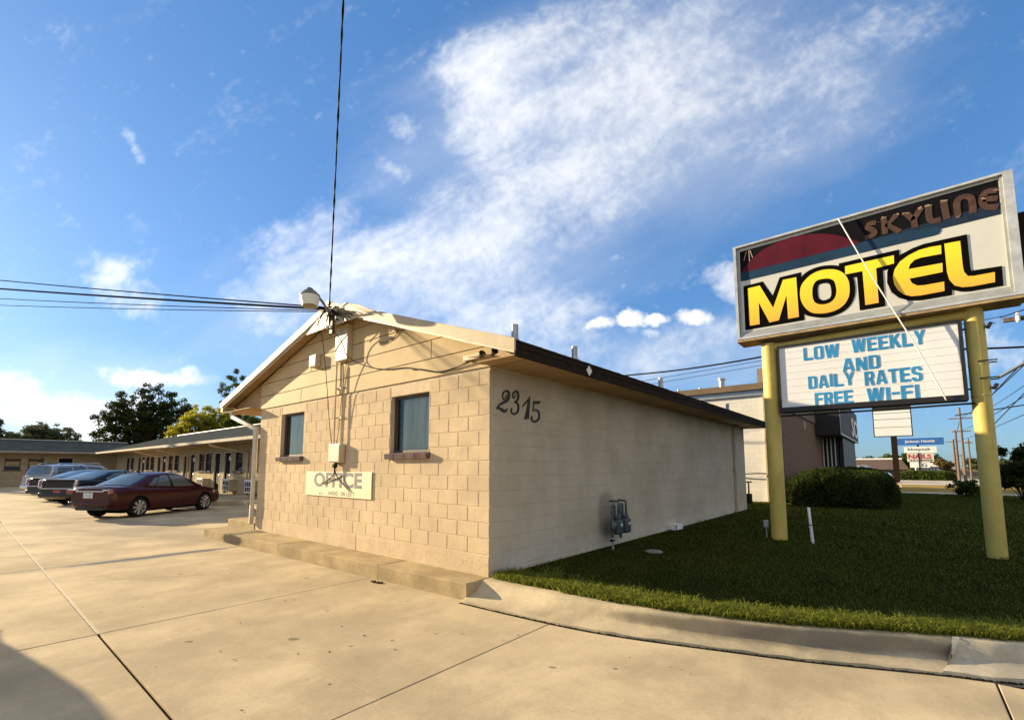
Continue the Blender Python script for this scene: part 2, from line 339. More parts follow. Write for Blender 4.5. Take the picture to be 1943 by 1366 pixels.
M['pave'] = cmat('concrete_pavement', (.515, .412, .26), pave_extra)
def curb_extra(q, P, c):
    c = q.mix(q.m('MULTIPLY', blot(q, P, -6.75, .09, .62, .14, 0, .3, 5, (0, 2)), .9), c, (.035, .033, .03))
    c = q.mix(q.m('MULTIPLY', blot(q, P, 3.2, .125, 1.75, .085, 0, .35, 3, (0, 2)), .62), c, (.10, .085, .068))  # darker band paints the shade of the upright curb face into the colour
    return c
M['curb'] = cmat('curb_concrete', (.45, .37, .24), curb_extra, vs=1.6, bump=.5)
M['curb2'] = cmat('pale_curb_concrete', (.54, .47, .35), None, vs=1.6, bump=.5)
M['dirt'] = mat('joint_dirt', (.035, .028, .02), .95, var=.4, vs=20)
M['chalk'] = mat('joint_sealant', (.62, .56, .45), .85, var=.3, vs=12)
M['ground'] = mat('dry_ground', (.20, .165, .085), .95, col2=(.10, .10, .045), vs=.15, var=.2)
M['soil'] = mat('lawn_soil', (.026, .030, .008), .98, col2=(.012, .016, .004), vs=1.6, var=.4, bump=.6, bs=25)
M['asphalt'] = mat('asphalt', (.07, .07, .07), .9, var=.25, vs=.6, bump=.3)

g = MB(); g.add([(-900, -900, -.06), (900, -900, -.06), (900, 900, -.06), (-900, 900, -.06)], [(0, 1, 2, 3)]); struct(g.build('ground', M['ground']))
g = MB(); g.add([(-60, -30, -.022), (16, -30, -.022), (16, 3.0, -.022), (-7.0, 3.0, -.022), (-7.0, 14, -.022), (-60, 14, -.022)], [(0, 1, 2, 3, 4, 5)]); struct(g.build('pavement_joint_bed', M['dirt']))
g = MB(); g.box(-16, -1.93, -3.505, -3.49, -.02, -.004); g.box(-1.915, -1.90, -4.3, -3.52, -.02, -.009); struct(g.build('joint_sealant', M['chalk']))
# slabs with real joints between them
xs = [-60, -50, -42, -34, -27, -21, -17.4, -14.4, -11.3, -8.2, -6.35, -5.1, -1.9, 1.27, 4.6, 8, 12, 16]; ys = [-30, -20, -13, -8.2, -3.5, .6]
slabs = []
for i in range(len(xs)-1):
    for j in range(len(ys)-1): slabs.append((xs[i], xs[i+1], ys[j], ys[j+1]))
slabs = [s for s in slabs if not (s[0] == -1.9 and s[2] == -3.5)] + [(-1.9, 1.27, -3.5, -2.5), (-1.9, 1.27, -2.5, .6)]
for i in range(len(xs)-1):
    if xs[i+1] <= -5: slabs += [(xs[i], xs[i+1], .6, 4.5), (xs[i], xs[i+1], 4.5, 14)]
V = []; Fc = []; T = []
for x0, x1, y0, y1 in slabs:
    thin = 0.0025 if (x0, x1) == (-6.35, -5.1) or (y1 == -2.5 or y0 == -2.5) else .006
    gx = .005 if abs(x0+1.9) < .01 or abs(x1-1.27) < .01 else thin; gy0 = thin; z = random.uniform(-.0015, .0015); t = random.random()
    gl = thin if x0 not in (-1.9,) else .006; e = .003 if thin < .005 else .006; o = len(V)
    gb = .012 if y0 == -3.5 else (.0025 if y0 == -2.5 else .005); gt = .012 if y1 == -3.5 else (.0025 if y1 == -2.5 else .005)
    a, bb, c, d = x0+gl, x1-thin, y0+gb, y1-gt
    V += [(a, c, -.03), (bb, c, -.03), (bb, d, -.03), (a, d, -.03), (a, c, z-e*.7), (bb, c, z-e*.7), (bb, d, z-e*.7), (a, d, z-e*.7),
          (a+e, c+e, z), (bb-e, c+e, z), (bb-e, d-e, z), (a+e, d-e, z)]
    for k in range(4): Fc += [(o+k, o+(k+1) % 4, o+4+(k+1) % 4, o+4+k), (o+4+k, o+4+(k+1) % 4, o+8+(k+1) % 4, o+8+k)]
    Fc.append((o+8, o+9, o+10, o+11)); T += [t]*12
mb = MB(); mb.v = V; mb.f = Fc; pav = struct(mb.build('pavement', M['pave']))
def tint(o, vals):
    a = o.data.attributes.new('tint', 'FLOAT', 'POINT'); a.data.foreach_set('value', np.asarray(vals, dtype=np.float32))
tint(pav, T)

# curb with gutter pan, sweeping from the raised walk to the street
ft = np.array([(.02, -.12), (.7, -.11), (1.53, -.10), (2.2, -.01), (3.0, .21), (3.6, .47), (4.39, .86), (4.79, 1.02), (5.8, 1.70), (7.5, 3.1)])
ck = np.array([(.02, -.53), (.67, -.5), (1.48, -.43), (2.12, -.3), (2.9, -.05), (3.5, .16), (4.3, .52), (4.75, .70), (5.8, 1.36), (7.5, 2.76)])
def dens(P, k=7):
    out = []
    for i in range(len(P)-1):
        p0, p1, p2, p3 = [P[max(0, min(len(P)-1, j))] for j in (i-1, i, i+1, i+2)]
        for s in range(k):
            t = s/k; out.append(.5*((2*p1)+(p2-p0)*t+(2*p0-5*p1+4*p2-p3)*t*t+(3*p1-p0-3*p2+p3)*t**3))
    return np.array(out + [P[-1]])
FT = dens(ft); CK = dens(ck); NBK = []
for a, c in zip(FT, CK):
    n = (a-c)/np.linalg.norm(a-c); NBK.append(a + n*.13)
NBK = np.array(NBK); K = 6*7
def sweep(i0, i1, m, name, dz=0.0):
    prof = [(1.0, .18, 1), (1.0, .2, 1), (0.02, .2, 1), (-.07, .185, 0), (-.2, .13, 0), (-.33, .085, 0), (-.5, .06, 0), (-.8, .042, 0), (-1.0, .03, 0), (-1.0, -.03, 0)]
    vs = []; fs = []; rr = random.Random(3)
    prof2 = [(1.0, .18, 1), (1.0, .2, 1), (0.06, .2, 1), (-.01, .193, 0), (-.08, .168, 0), (-.13, .11, 0), (-.19, .075, 0), (-.36, .058, 0), (-1.0, .03, 0), (-1.0, -.03, 0)]
    for i in range(i0, i1+1):
        f_ = min(1, max(0, (i-8)/14)); f_ = f_*f_*(3-2*f_)
        for (s, z, back), (s2, z2, _) in zip(prof, prof2):
            s = s*(1-f_)+s2*f_; z = z*(1-f_)+z2*f_
            p = FT[i]*(1-s)+NBK[i]*s if s >= 0 else FT[i]*(1+s)+CK[i]*(-s)
            jx = rr.uniform(-.006, .006) if s == -1 else rr.uniform(-.003, .003)
            if s == -1.0: p = p + (FT[i]-CK[i])*rr.uniform(-.02, .05)
            vs.append((p[0]+jx, p[1]+jx, z+dz+(rr.uniform(-.012, .004) if s == -1 and z > 0 else rr.uniform(-.002, .002))))
    n = len(prof)
    for i in range(i1-i0):
        for k in range(n-1): fs.append((i*n+k, i*n+k+1, (i+1)*n+k+1, (i+1)*n+k))
    fs.append(tuple(range(n))); fs.append(tuple((i1-i0)*n+k for k in range(n-1, -1, -1)))
    mb = MB().add(vs, fs); return struct(mb.build(name, m, smooth=35))
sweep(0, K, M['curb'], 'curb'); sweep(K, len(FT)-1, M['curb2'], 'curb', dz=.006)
mb = MB(); prC = [(.30, .2045), (.06, .2055), (-.01, .199), (-.08, .175), (-.13, .117), (-.19, .083)]; vs = []
for k, (s_, z) in enumerate(prC):
    for i in (K+(-.1, -.05, .0, .0, .0, .0)[k], K+(.35, .55, .6, .5, .3, .1)[k]):
        i0 = int(i); f = i-i0; a_ = FT[i0]*(1-f)+FT[i0+1]*f; c_ = CK[i0]*(1-f)+CK[i0+1]*f; nb_ = NBK[i0]*(1-f)+NBK[i0+1]*f
        p_ = a_*(1-s_)+nb_*s_ if s_ >= 0 else a_*(1+s_)+c_*(-s_); d_ = (c_-a_)/np.linalg.norm(c_-a_)*.004; vs.append((p_[0]+d_[0], p_[1]+d_[1], z+.008))
mb.add(vs, [(2*k, 2*k+1, 2*k+3, 2*k+2) for k in range(5)]); mb.add([(x, y, z-.03) for x, y, z in vs], [(2*k, 2*k+2, 2*k+3, 2*k+1) for k in range(5)])
struct(mb.build('curb_broken_edge', M['chalk']))
# crumbled gap along the gutter: grit lying in the crack
mb = MB(); rr = random.Random(5)
for k in range(260):
    i = rr.randint(4, K+8); f = rr.random(); p = CK[i]*(1-f)+CK[i+1]*f; n = (FT[i]-CK[i]); p = p - n*rr.uniform(.0, .05) if i < len(CK)-1 else p
    s = rr.uniform(.006, .02); mb.bbox((s, s*rr.uniform(.6, 1.4), s*.7), Matrix.Translation((p[0], p[1], .006)) @ Matrix.Rotation(rr.random()*6, 4, 'Z'), s*.2, 1)
tag(mb.build('grit', M['dirt']), None, None, None, 'stuff')
mb = MB()
for i in range(len(CK)-2):
    n = (FT[i]-CK[i])/np.linalg.norm(FT[i]-CK[i]); n2 = (FT[i+1]-CK[i+1])/np.linalg.norm(FT[i+1]-CK[i+1])
    a, c = CK[i]-n*.028, CK[i+1]-n2*.028; mb.add([(*a, .0045), (*c, .0045), (*(CK[i+1]+n2*.01), .0045), (*(CK[i]+n*.01), .0045)], [(0, 1, 2, 3)])
struct(mb.build('gutter_crack', M['dirt']))

# raised walk in front of the office, cast in three lengths
def prism(poly, z0, z1, bev=0.0):
    mb = MB(); n = len(poly); c = np.mean(np.array(poly), 0)
    if bev:
        inn = [tuple(np.array(p) + (c-np.array(p))/np.linalg.norm(c-np.array(p))*bev*1.6) for p in poly]
        vs = [(*p, z0) for p in poly] + [(*p, z1-bev) for p in poly] + [(*p, z1) for p in inn]
        fs = [(i, (i+1) % n, n+(i+1) % n, n+i) for i in range(n)] + [(n+i, n+(i+1) % n, 2*n+(i+1) % n, 2*n+i) for i in range(n)] + [tuple(range(2*n, 3*n))]
    else:
        vs = [(*p, z0) for p in poly] + [(*p, z1) for p in poly]; fs = [(i, (i+1) % n, n+(i+1) % n, n+i) for i in range(n)] + [tuple(range(n, 2*n))]
    return mb.add(vs, fs)
mb = MB()
yf = lambda x: -.43 - .035*(-x) if x > -8 else -.70
for x0, x1 in ((-8.3, -4.705), (-4.695, -1.725), (-1.715, .02)):
    p = prism([(x0, yf(x0)), (x1, yf(x1)), (x1, .05), (x0, .05)], -.02, .2, .014); mb.add(p.v, p.f)
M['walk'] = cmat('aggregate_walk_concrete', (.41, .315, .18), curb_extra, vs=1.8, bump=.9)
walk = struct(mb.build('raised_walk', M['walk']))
mb = MB(); mb.box(-4.7035, -4.6965, -.585, .0, 0, .196); mb.box(-1.7235, -1.7165, -.485, 0, 0, .196); struct(mb.build('walk_joint', M['chalk']))
struct(prism([(-8.85, -.02), (-7.28, -.02), (-7.28, 3.0), (-8.85, 3.0)], .0, .335, .014).build('step', M['walk']))
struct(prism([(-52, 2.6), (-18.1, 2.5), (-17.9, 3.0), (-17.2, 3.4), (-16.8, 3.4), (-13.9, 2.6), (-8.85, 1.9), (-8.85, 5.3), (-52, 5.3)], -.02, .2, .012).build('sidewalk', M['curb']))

# lawn
lawn_edge = [(float(x), float(y)) for x, y in NBK]
poly = [(.0, -.1)] + lawn_edge + [(10.5, 6), (10.5, 29.5), (-9, 29.5), (-9, 13.2), (.0, 13.2)]
mb = MB().poly([poly], lambda u, v, d: (u, v, .19)); struct(mb.build('lawn', M['soil']))
from mathutils import geometry as _g
ex = np.array([p[0] for p in lawn_edge]); ey = np.array([p[1] for p in lawn_edge])
def in_lawn(x, y):
    ok = (y > np.interp(x, ex, ey) + .0) & (y < 29.4) & (x < 10.4) & ((x > .03) | (y > 13.1)) & (x > -8)
    ok &= ~((x > 1.35) & (x < 4.0) & (y > 15.3) & (y < 25)); return ok
M['grass'] = leafmat('grass_blade', (.013, .023, .004), (.23, .255, .04), .5)
def blades(x, y, z, h, wd, lean, tnt):
    n = len(x); a = rng.random(n)*2*np.pi; ca, sa = np.cos(a), np.sin(a); la = rng.random(n)*2*np.pi
    lx, ly = np.cos(la)*lean*h, np.sin(la)*lean*h
    P = np.empty((n, 5, 3)); P[:, 0] = np.stack([x-ca*wd, y-sa*wd, z], 1); P[:, 1] = np.stack([x+ca*wd, y+sa*wd, z], 1)
    P[:, 2] = np.stack([x+ca*wd*.75+lx*.35, y+sa*wd*.75+ly*.35, z+h*.6], 1); P[:, 3] = np.stack([x-ca*wd*.75+lx*.35, y-sa*wd*.75+ly*.35, z+h*.6], 1)
    P[:, 4] = np.stack([x+lx, y+ly, z+h*(1-.35*lean)], 1)
    return P.reshape(-1, 3), np.repeat(tnt, 5)
def blade_mesh(name, sets, m):
    P = np.concatenate([s[0] for s in sets]); T = np.concatenate([s[1] for s in sets]); n = len(P)//5; me = bpy.data.meshes.new(name)
    base = np.arange(n)[:, None]*5; loops = np.concatenate([base+np.array([0, 1, 2, 3]), base+np.array([3, 2, 4])], 1).ravel()
    me.vertices.add(len(P)); me.vertices.foreach_set('co', P.astype(np.float32).ravel()); me.loops.add(len(loops)); me.loops.foreach_set('vertex_index', loops.astype(np.int32))
    st = np.stack([np.arange(n)*7, np.arange(n)*7+4], 1).ravel(); me.polygons.add(2*n); me.polygons.foreach_set('loop_start', st.astype(np.int32))
    me.update(calc_edges=True); me.validate(); o = link(name, me, m); tint(o, T); return o
cx, cy = 4.17, -4.52
sets = []
x = rng.uniform(0, 10.4, 1500000); y = rng.uniform(-.1, 16, 1500000); d = np.hypot(x-cx, y-cy)
keep = in_lawn(x, y) & (rng.random(len(x)) < np.minimum(1, (4.0/d)**2)*.34*(1-.3*(np.sin(x*2.3)*np.sin(y*1.9+x) > .55))); x, y, d = x[keep], y[keep], d[keep]
patch = .5+.5*np.sin(x*1.1+2*np.sin(y*.7))*np.sin(y*1.3+x*.4)
sets.append(blades(x, y, np.full(len(x), .185), rng.uniform(.020, .058, len(x))*np.minimum(1.5, .7+d/16)*(.75+.5*patch), .0022*d/4, .8, np.clip(rng.beta(2, 5, len(x))*.26+.16*patch*rng.random(len(x))+rng.normal(0, .05, len(x)), 0, 1)))
x = rng.uniform(-8, 10.4, 300000); y = rng.uniform(13, 29.4, 300000); d = np.hypot(x-cx, y-cy); keep = in_lawn(x, y) & (rng.random(len(x)) < .3); x, y, d = x[keep], y[keep], d[keep]
sets.append(blades(x, y, np.full(len(x), .185), rng.uniform(.03, .07, len(x)), .0022*d/4, .8, np.clip(rng.beta(2, 5, len(x))*.28, 0, 1)))
# taller, unmown fringe just behind the curb, in tufts; lighter tint paints in the sunlit strip
i = rng.integers(0, len(FT)-2, 2000); f = rng.random(2000)[:, None]; c0 = NBK[i]*(1-f)+NBK[i+1]*f; nn = (NBK[i]-FT[i])/.13
c0 = c0 + nn*np.abs(rng.normal(.0, .20, (2000, 1))); tx = []; ty = []; th = []; tt = []
for (px, py) in c0:
    k = rng.integers(8, 22); tx.append(px+rng.normal(0, .028, k)); ty.append(py+rng.normal(0, .028, k)); th.append(rng.uniform(.06, .125, k)*rng.uniform(.7, 1.4)); tt.append(np.clip(rng.normal(rng.uniform(.55, 1.0), .15, k), 0, 1))
x, y, hh, tt = map(np.concatenate, (tx, ty, th, tt)); keep = (y > np.interp(x, ex, ey) - .05) & (x > .06); x, y, hh, tt = x[keep], y[keep], hh[keep], tt[keep]
sets.append(blades(x, y, np.full(len(x), .185), hh, .0042, 1.05, tt))
tag(blade_mesh('grass', sets, M['grass']), None, None, None, 'stuff')
# beyond the lawn
def sheet(name, x0, x1, y0, y1, z, m): return struct(MB().add([(x0, y0, z), (x1, y0, z), (x1, y1, z), (x0, y1, z)], [(0, 1, 2, 3)]).build(name, m))
M['pale'] = cmat('pale_driveway_concrete', (.52, .46, .36), None, vs=.4)
M['verge'] = mat('dry_verge', (.40, .27, .10), .95, col2=(.17, .14, .04), vs=.55, var=.3)
sheet('driveway', -12, 30, 29.5, 35.5, .05, M['pale']); sheet('verge', -12, 14, 35.5, 53, .02, M['verge']); sheet('parking_lot', -30, 12, 53, 140, .0, M['pale'])
sheet('street', 14.5, 27, -60, 600, .0, M['asphalt'])
mb = MB(); rr = random.Random(31)
for a_, c_ in (((-11.2, -2.6), (-9.6, -1.1)), ((-4.9, -3.3), (-3.9, -1.9))):
    P_ = [np.array(a_)*(1-k/14)+np.array(c_)*k/14 + rr.uniform(-.035, .035) for k in range(15)]
    for k in range(14):
        d_ = (P_[k+1]-P_[k])/np.linalg.norm(P_[k+1]-P_[k]); n_ = np.array([-d_[1], d_[0]])*rr.uniform(.0012, .003); mb.add([(*(P_[k]-n_), .0042), (*(P_[k+1]-n_), .0042), (*(P_[k+1]+n_), .0042), (*(P_[k]+n_), .0042)], [(0, 1, 2, 3)])
struct(mb.build('pavement_crack', M['dirt']))
# leaf and paper litter on the concrete
mb = MB(); rr = random.Random(9)
for x, y in ((-1.62, -.62), (-1.55, -.60), (-1.66, -.60), (-1.5, -.585)): mb.bbox((.07, .035, .02), Matrix.Translation((x, y, .008)) @ Matrix.Rotation(rr.random()*6, 4, 'Z'), .006)
for k in range(70):
    x, y = rr.uniform(-6, 3.5), rr.uniform(-3.4, -.6)
    if y > yf(min(x, 0)) - .1 and x < 0: continue
    mb.add([(x+rr.uniform(-.018, .018), y+rr.uniform(-.018, .018), .004+rr.uniform(0, .006)) for _ in range(4)], [(0, 1, 2), (0, 2, 3)])
tag(mb.build('dead_leaves', mat('dead_leaf', (.07, .045, .02), .9)), None, None, None, 'stuff')

# ================================================================== OFFICE BUILDING
blk = cmat('painted_block', (.60, .47, .305), lambda q, P, c: q.mix(q.m('MULTIPLY', q.m('MULTIPLY', blot(q, P, -1.6, .34, 2.6, .12, 0, .7, 6, (0, 2)), q.sstep(q.noise(P, 22, 6, .8).outputs[0], .54, .60)), .8), c, (.40, .27, .16)), vs=1.0, bump=1.0, blot_=.5)
M['block'] = blk
M['mortar'] = mat('painted_mortar', (.62, .50, .34), .85, var=.15, vs=6, bump=.3)
def side_mat():
    m = bpy.data.materials.new('side_wall_paint'); m.use_nodes = True; q = NB(m.node_tree); p = m.node_tree.nodes['Principled BSDF']
    P = q.n('ShaderNodeTexCoord').outputs['Object']; s = q.n('ShaderNodeSeparateXYZ'); q.link(P, s.inputs[0]); V2 = q.comb(s.outputs[1], q.m('ADD', s.outputs[2], -.065))
    br = q.n('ShaderNodeTexBrick'); q.link(V2, br.inputs['Vector']); br.inputs['Scale'].default_value = 1; br.inputs['Brick Width'].default_value = .4035; br.inputs['Row Height'].default_value = .2035; br.inputs['Mortar Size'].default_value = .006; br.inputs['Mortar Smooth'].default_value = .6
    n1 = q.noise(P, 1.1, 6, .65).outputs[0]; n2 = q.noise(P, 75, 5, .7).outputs[0]; n3 = q.noise(P, 5, 5, .7).outputs[0]
    c = q.mix(q.sstep(n1, .3, .7), (.43, .365, .275), (.54, .465, .365))
    c = q.mix(q.m('MULTIPLY', q.sstep(n2, .55, .8), .35), c, (.26, .22, .17)); c = q.mix(q.m('MULTIPLY', q.sstep(n3, .6, .75), .2), c, (.64, .54, .40))
    c = q.mix(q.m('MULTIPLY', q.m('MULTIPLY', q.sstep(s.outputs[2], .62, .2), q.sstep(n3, .35, .65)), .6), c, (.60, .57, .52))
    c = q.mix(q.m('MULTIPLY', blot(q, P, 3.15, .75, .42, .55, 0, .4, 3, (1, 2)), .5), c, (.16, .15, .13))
    q.link(c, p.inputs['Base Color']); p.inputs['Roughness'].default_value = .9; p.inputs['Specular IOR Level'].default_value = .06
    bp = q.n('ShaderNodeBump'); bp.inputs['Strength'].default_value = .55; bp.inputs['Distance'].default_value = .012
    c = q.mix(q.m('MULTIPLY', br.outputs['Fac'], .08), c, (.30, .25, .18)); q.link(c, p.inputs['Base Color'])
    q.link(q.m('SUBTRACT', q.m('MULTIPLY', n2, .6), q.m('MULTIPLY', br.outputs['Fac'], .8)), bp.inputs['Height']); q.link(bp.outputs[0], p.inputs['Normal']); return m
office = thing('office_building', 'cream painted concrete block motel office with low gable roof', 'building')
XL = -7.26; ZB, CR = .47, .2035; WIN = [(-2.2, -1.245, 1.83, 2.75), (-6.17, -5.16, 1.83, 2.75)]
# front wall: every block its own raised face with real joints
mb = MB(); bl = .4033; rr = random.Random(11); T = []
def blockf(x0, x1, z0, z1, y=-.0, d=.007):
    e = .004; j = rr.uniform(-.0015, .0015); x0 += .005; x1 -= .005; z0 += .005; z1 -= .005
    if x1-x0 < .02 or z1-z0 < .02: return
    jz = lambda: rr.uniform(-.002, .002)
    n0 = len(mb.v); mb.add([(x0, y+d, z0), (x1, y+d, z0), (x1, y+d, z1), (x0, y+d, z1), (x0+e+jz(), y+j, z0+e+jz()), (x1-e+jz(), y+j, z0+e+jz()), (x1-e+jz(), y+j, z1-e+jz()), (x0+e+jz(), y+j, z1-e+jz())],
           [(4, 5, 6, 7), (0, 1, 5, 4), (1, 2, 6, 5), (2, 3, 7, 6), (3, 0, 4, 7)])
    T.extend([rr.random()]*8)
for r_ in range(12):
    z0 = ZB + r_*CR; z1 = z0+CR; k = -1
    edges = [XL] + [XL + (i + (.5 if r_ % 2 else 0))*bl for i in range(0, 19)] + [0]
    edges = sorted(set(round(e, 4) for e in edges if XL <= e <= 0))
    for a, c in zip(edges[:-1], edges[1:]):
        segs = [(a, c)]
        for wx0, wx1, wz0, wz1 in WIN:
            if z1 > wz0 - .07 + .02 and z0 < wz1 - .02:
                ns = []
                for s0, s1 in segs:
                    if s1 <= wx0 or s0 >= wx1: ns.append((s0, s1))
                    else:
                        if s0 < wx0: ns.append((s0, wx0))
                        if s1 > wx1: ns.append((wx1, s1))
                segs = ns
        for s0, s1 in segs: blockf(s0, s1, z0, z1)
for x0, x1 in ((XL, -6.35), (-6.35, -3.1), (-3.1, 0)): blockf(x0, x1, .19, ZB, y=-.006, d=.018)
fb = mb.build('front_wall', M['block'], office); tint(fb, T)
# mortar plane with window openings + the other walls
mb = MB(); hol = [[(a, c), (b_, c), (b_, d), (a, d)] for a, b_, c, d in WIN]
mb.poly([[(XL, .0), (0, .0), (0, 2.96), (XL, 2.96)]] + hol, XZ(.006))
for a, b_, c, d in WIN:                                   # reveals
    mb.add([(a, .01, c), (a, .01, d), (a, .16, d), (a, .16, c)], [(0, 1, 2, 3)]); mb.add([(b_, .01, c), (b_, .01, d), (b_, .16, d), (b_, .16, c)], [(3, 2, 1, 0)])
    mb.add([(a, .01, d), (b_, .01, d), (b_, .16, d), (a, .16, d)], [(0, 1, 2, 3)]); mb.add([(a, .01, c), (b_, .01, c), (b_, .16, c), (a, .16, c)], [(3, 2, 1, 0)])
mb.build('wall_mortar', M['mortar'], office, fixn=False)
mb = MB(); mb.add([(0, .0105, 0), (0, 12.92, 0), (0, 12.92, 3.2), (0, .0105, 3.2)], [(0, 1, 2, 3)]); mb.add([(-.0, 12.92, 0), (XL, 12.92, 0), (XL, 12.92, 3.2), (-3.8, 12.92, 4.4), (0, 12.92, 3.2)], [(0, 1, 2, 3, 4)])
mb.add([(XL, .011, 0), (XL, 12.92, 0), (XL, 12.92, 3.3), (XL, .011, 3.3)], [(3, 2, 1, 0)]); sw = mb.build('side_wall', side_mat(), office, fixn=False)
# roof planes
RX, RZ = -3.8, 4.62; EXR, EZR = .66, 3.13; EXL, EZL = -9.0, 3.19; Y0, Y1 = -.30, 13.25
sL, sR = (RZ-EZL)/(RX-EXL), (RZ-EZR)/(EXR-RX)
zr = lambda x: RZ - sR*(x-RX) if x > RX else RZ - sL*(RX-x)
# gable lap siding between wall and roof
sid = mat('gable_siding', (.575, .44, .25), .7, var=.14, vs=1.2, bump=.35, bs=120)
bt = [2.945, 3.235, 3.525, 3.815, 4.105, 4.395]; mb = MB()
for z0, z1 in zip(bt, bt[1:]):
    a, c = z0+.008, z1-.006
    xl = lambda z: max(RX-(RZ-.11-z)/sL, XL); xr = lambda z: min(RX+(RZ-.11-z)/sR, .60)
    if z0 < 3.0: P = [(XL, a), (.60, a), (xr(c), c), (xl(c), c)]
    else: P = [(xl(a), a), (xr(a), a), (xr(c), c), (xl(c), c)]
    cuts = {2.945: [-5.3], 3.235: [-1.2], 3.525: [-4.9], 3.815: [-2.1]}.get(z0, [])
    mb.poly([P], XZ(-.016), .014)
mb.build('gable_siding', sid, office)
mb = MB().poly([[(XL, 2.95), (.60, 2.95), (.60, 3.05), (RX, RZ-.1), (XL, RZ-.11-sL*(RX-XL))]], XZ(.0), .01); mb.build('gable_backing', M['fascia'], office)
MB().poly([[(EXL+.04, 2.967), (XL-.012, 2.967), (XL-.012, RZ-.11-sL*(RX-XL)), (EXL+.04, EZL-.10)]], XZ(-.010), .012).build('eave_end_panel', M['soffit'], office)
for x, z in ((-5.3, 3.09), (-1.2, 3.38), (-4.9, 3.67), (-2.1, 3.96)): MB().box(x, x+.006, -.0185, -.012, z-.137, z+.137).build('siding_joint', M['fascia'], office)
mb = MB()
def slab(x0, x1, ya, yb, t0, t1, m=None):                 # a strip of roof between two depths below the top surface
    z = [zr(x0), zr(x1)]
    mb.add([(x0, ya, z[0]-t1), (x1, ya, z[1]-t1), (x1, yb, z[1]-t1), (x0, yb, z[0]-t1), (x0, ya, z[0]-t0), (x1, ya, z[1]-t0), (x1, yb, z[1]-t0), (x0, yb, z[0]-t0)],
           [(3, 2, 1, 0), (4, 5, 6, 7), (0, 1, 5, 4), (1, 2, 6, 5), (2, 3, 7, 6), (3, 0, 4, 7)])
slab(RX, EXR, Y0+.03, Y1, 0, .04); slab(EXL, RX, Y0+.03, Y1, 0, .04)
rr = random.Random(4); y = Y0+.03                          # shingle butts standing along the eave and up the slope
while y < Y1-.3:
    wv = rr.uniform(.26, .34)
    for k in range(3):
        x1 = EXR + .02 - k*.14; z = zr(x1)
        mb.add([(x1-.17, y, zr(x1-.17)+.006), (x1, y, z+.018), (x1, y+wv-.01, z+.018+rr.uniform(0, .008)), (x1-.17, y+wv-.01, zr(x1-.17)+.006), (x1, y, z-.004), (x1, y+wv-.01, z-.004)], [(0, 1, 2, 3), (1, 4, 5, 2), (0, 4, 1), (3, 2, 5)])
    y += wv
roof = mb.build('roof', M['shingle'], office)
mb = MB(); mb.tube([(RX, Y0-.02, RZ+.005), (RX, Y1, RZ+.005)], .045, 8); mb.build('ridge_cap', M['trimw'], roof)
# soffits
mb = MB(); mb.box(.0, EXR-.025, Y0+.04, Y1-.02, 2.955, 2.97); mb.build('soffit', M['soffit'], office)
mb = MB(); mb.box(EXL+.05, XL-.001, Y0+.04, Y1-.02, 2.965, 2.98); mb.build('soffit', M['soffit'], office)
mb = MB()
for x0, x1 in ((EXL+.02, RX), (RX, EXR-.02)): slab(x0, x1, Y0+.035, -.002, .045, .07)
mb.build('soffit', M['soffit'], office)
# eave fascia (dark), small vents in it
mb = MB(); mb.box(EXR-.022, EXR+.003, Y0+.04, Y1, 2.945, EZR-.02); mb.box(EXR-.022, EXR+.012, Y0+.04, Y1, EZR-.075, EZR-.018); mb.box(-.2, EXR-.03, Y1-.03, Y1, 2.945, 3.1); mb.build('eave_fascia', M['fascia'], office)
for y in (9.8, 10.5, 11.4): MB().box(.16, .5, y, y+.3, 2.945, 2.953).build('soffit_vent', M['trimw'], office)
mb = MB(); mb.bbox((.006, .115, .115), Matrix.Translation((EXR+.010, 1.45, 3.035)) @ Matrix.Rotation(R(45), 4, 'X'), .002); tag(mb.build('reflector_tag', M['white'], office), 'small white diamond tag on the dark eave board')
# rake trims: folded metal drip edge over a thin board
def rake(x0, x1, t0, t1, ya, yb, m, name, par=office):
    mb = MB(); n = 10; P = []
    for i in range(n+1):
        x = x0+(x1-x0)*i/n; j = .004*math.sin(i*2.1); P.append((x, zr(x)-t0+j, zr(x)-t1+j))
    vs = [p for x, za, zb in P for p in ((x, ya, za), (x, ya, zb), (x, yb, zb), (x, yb, za))]; fs = []
    for i in range(n): fs += [(i*4+k, i*4+(k+1) % 4, (i+1)*4+(k+1) % 4, (i+1)*4+k) for k in range(4)]
    fs += [(0, 1, 2, 3), (4*n+3, 4*n+2, 4*n+1, 4*n)]; mb.add(vs, fs); return mb.build(name, m, par)
rt_ = rake(RX-.02, EXR+.01, -.03, .125, Y0, Y0+.03, M['trim'], 'rake_trim'); rake(RX+.3, EXR-.02, .118, .155, Y0+.035, Y0+.055, M['trimw'], 'rake_board')
rake(EXL-.02, RX, -.03, .10, Y0, Y0+.03, M['trimw'], 'rake_trim'); rake(EXL+.05, RX-.2, .095, .15, Y0+.035, Y0+.055, M['trim'], 'rake_board')
mb = MB(); slab(RX, EXR, Y0, Y0+.09, -.034, -.03); slab(EXL, RX, Y0, Y0+.09, -.034, -.03); mb.build('drip_edge', M['trim'], office)
mb = MB().poly([[(-4.62, 4.18), (-2.68, 4.155), (-3.6, RZ-.07), (-3.86, RZ-.06)]], XZ(Y0+.012), .016); mb.build('peak_panel', M['trimw'], office)
mb = MB(); mb.add([(-3.35, Y0-.012, 4.46), (-2.55, Y0-.035, 4.17), (-2.05, Y0-.02, 4.0), (-2.35, Y0-.02, 4.17), (-2.7, Y0-.03, 4.33), (-3.2, Y0-.012, 4.50)], [(0, 1, 2, 3, 4, 5)])
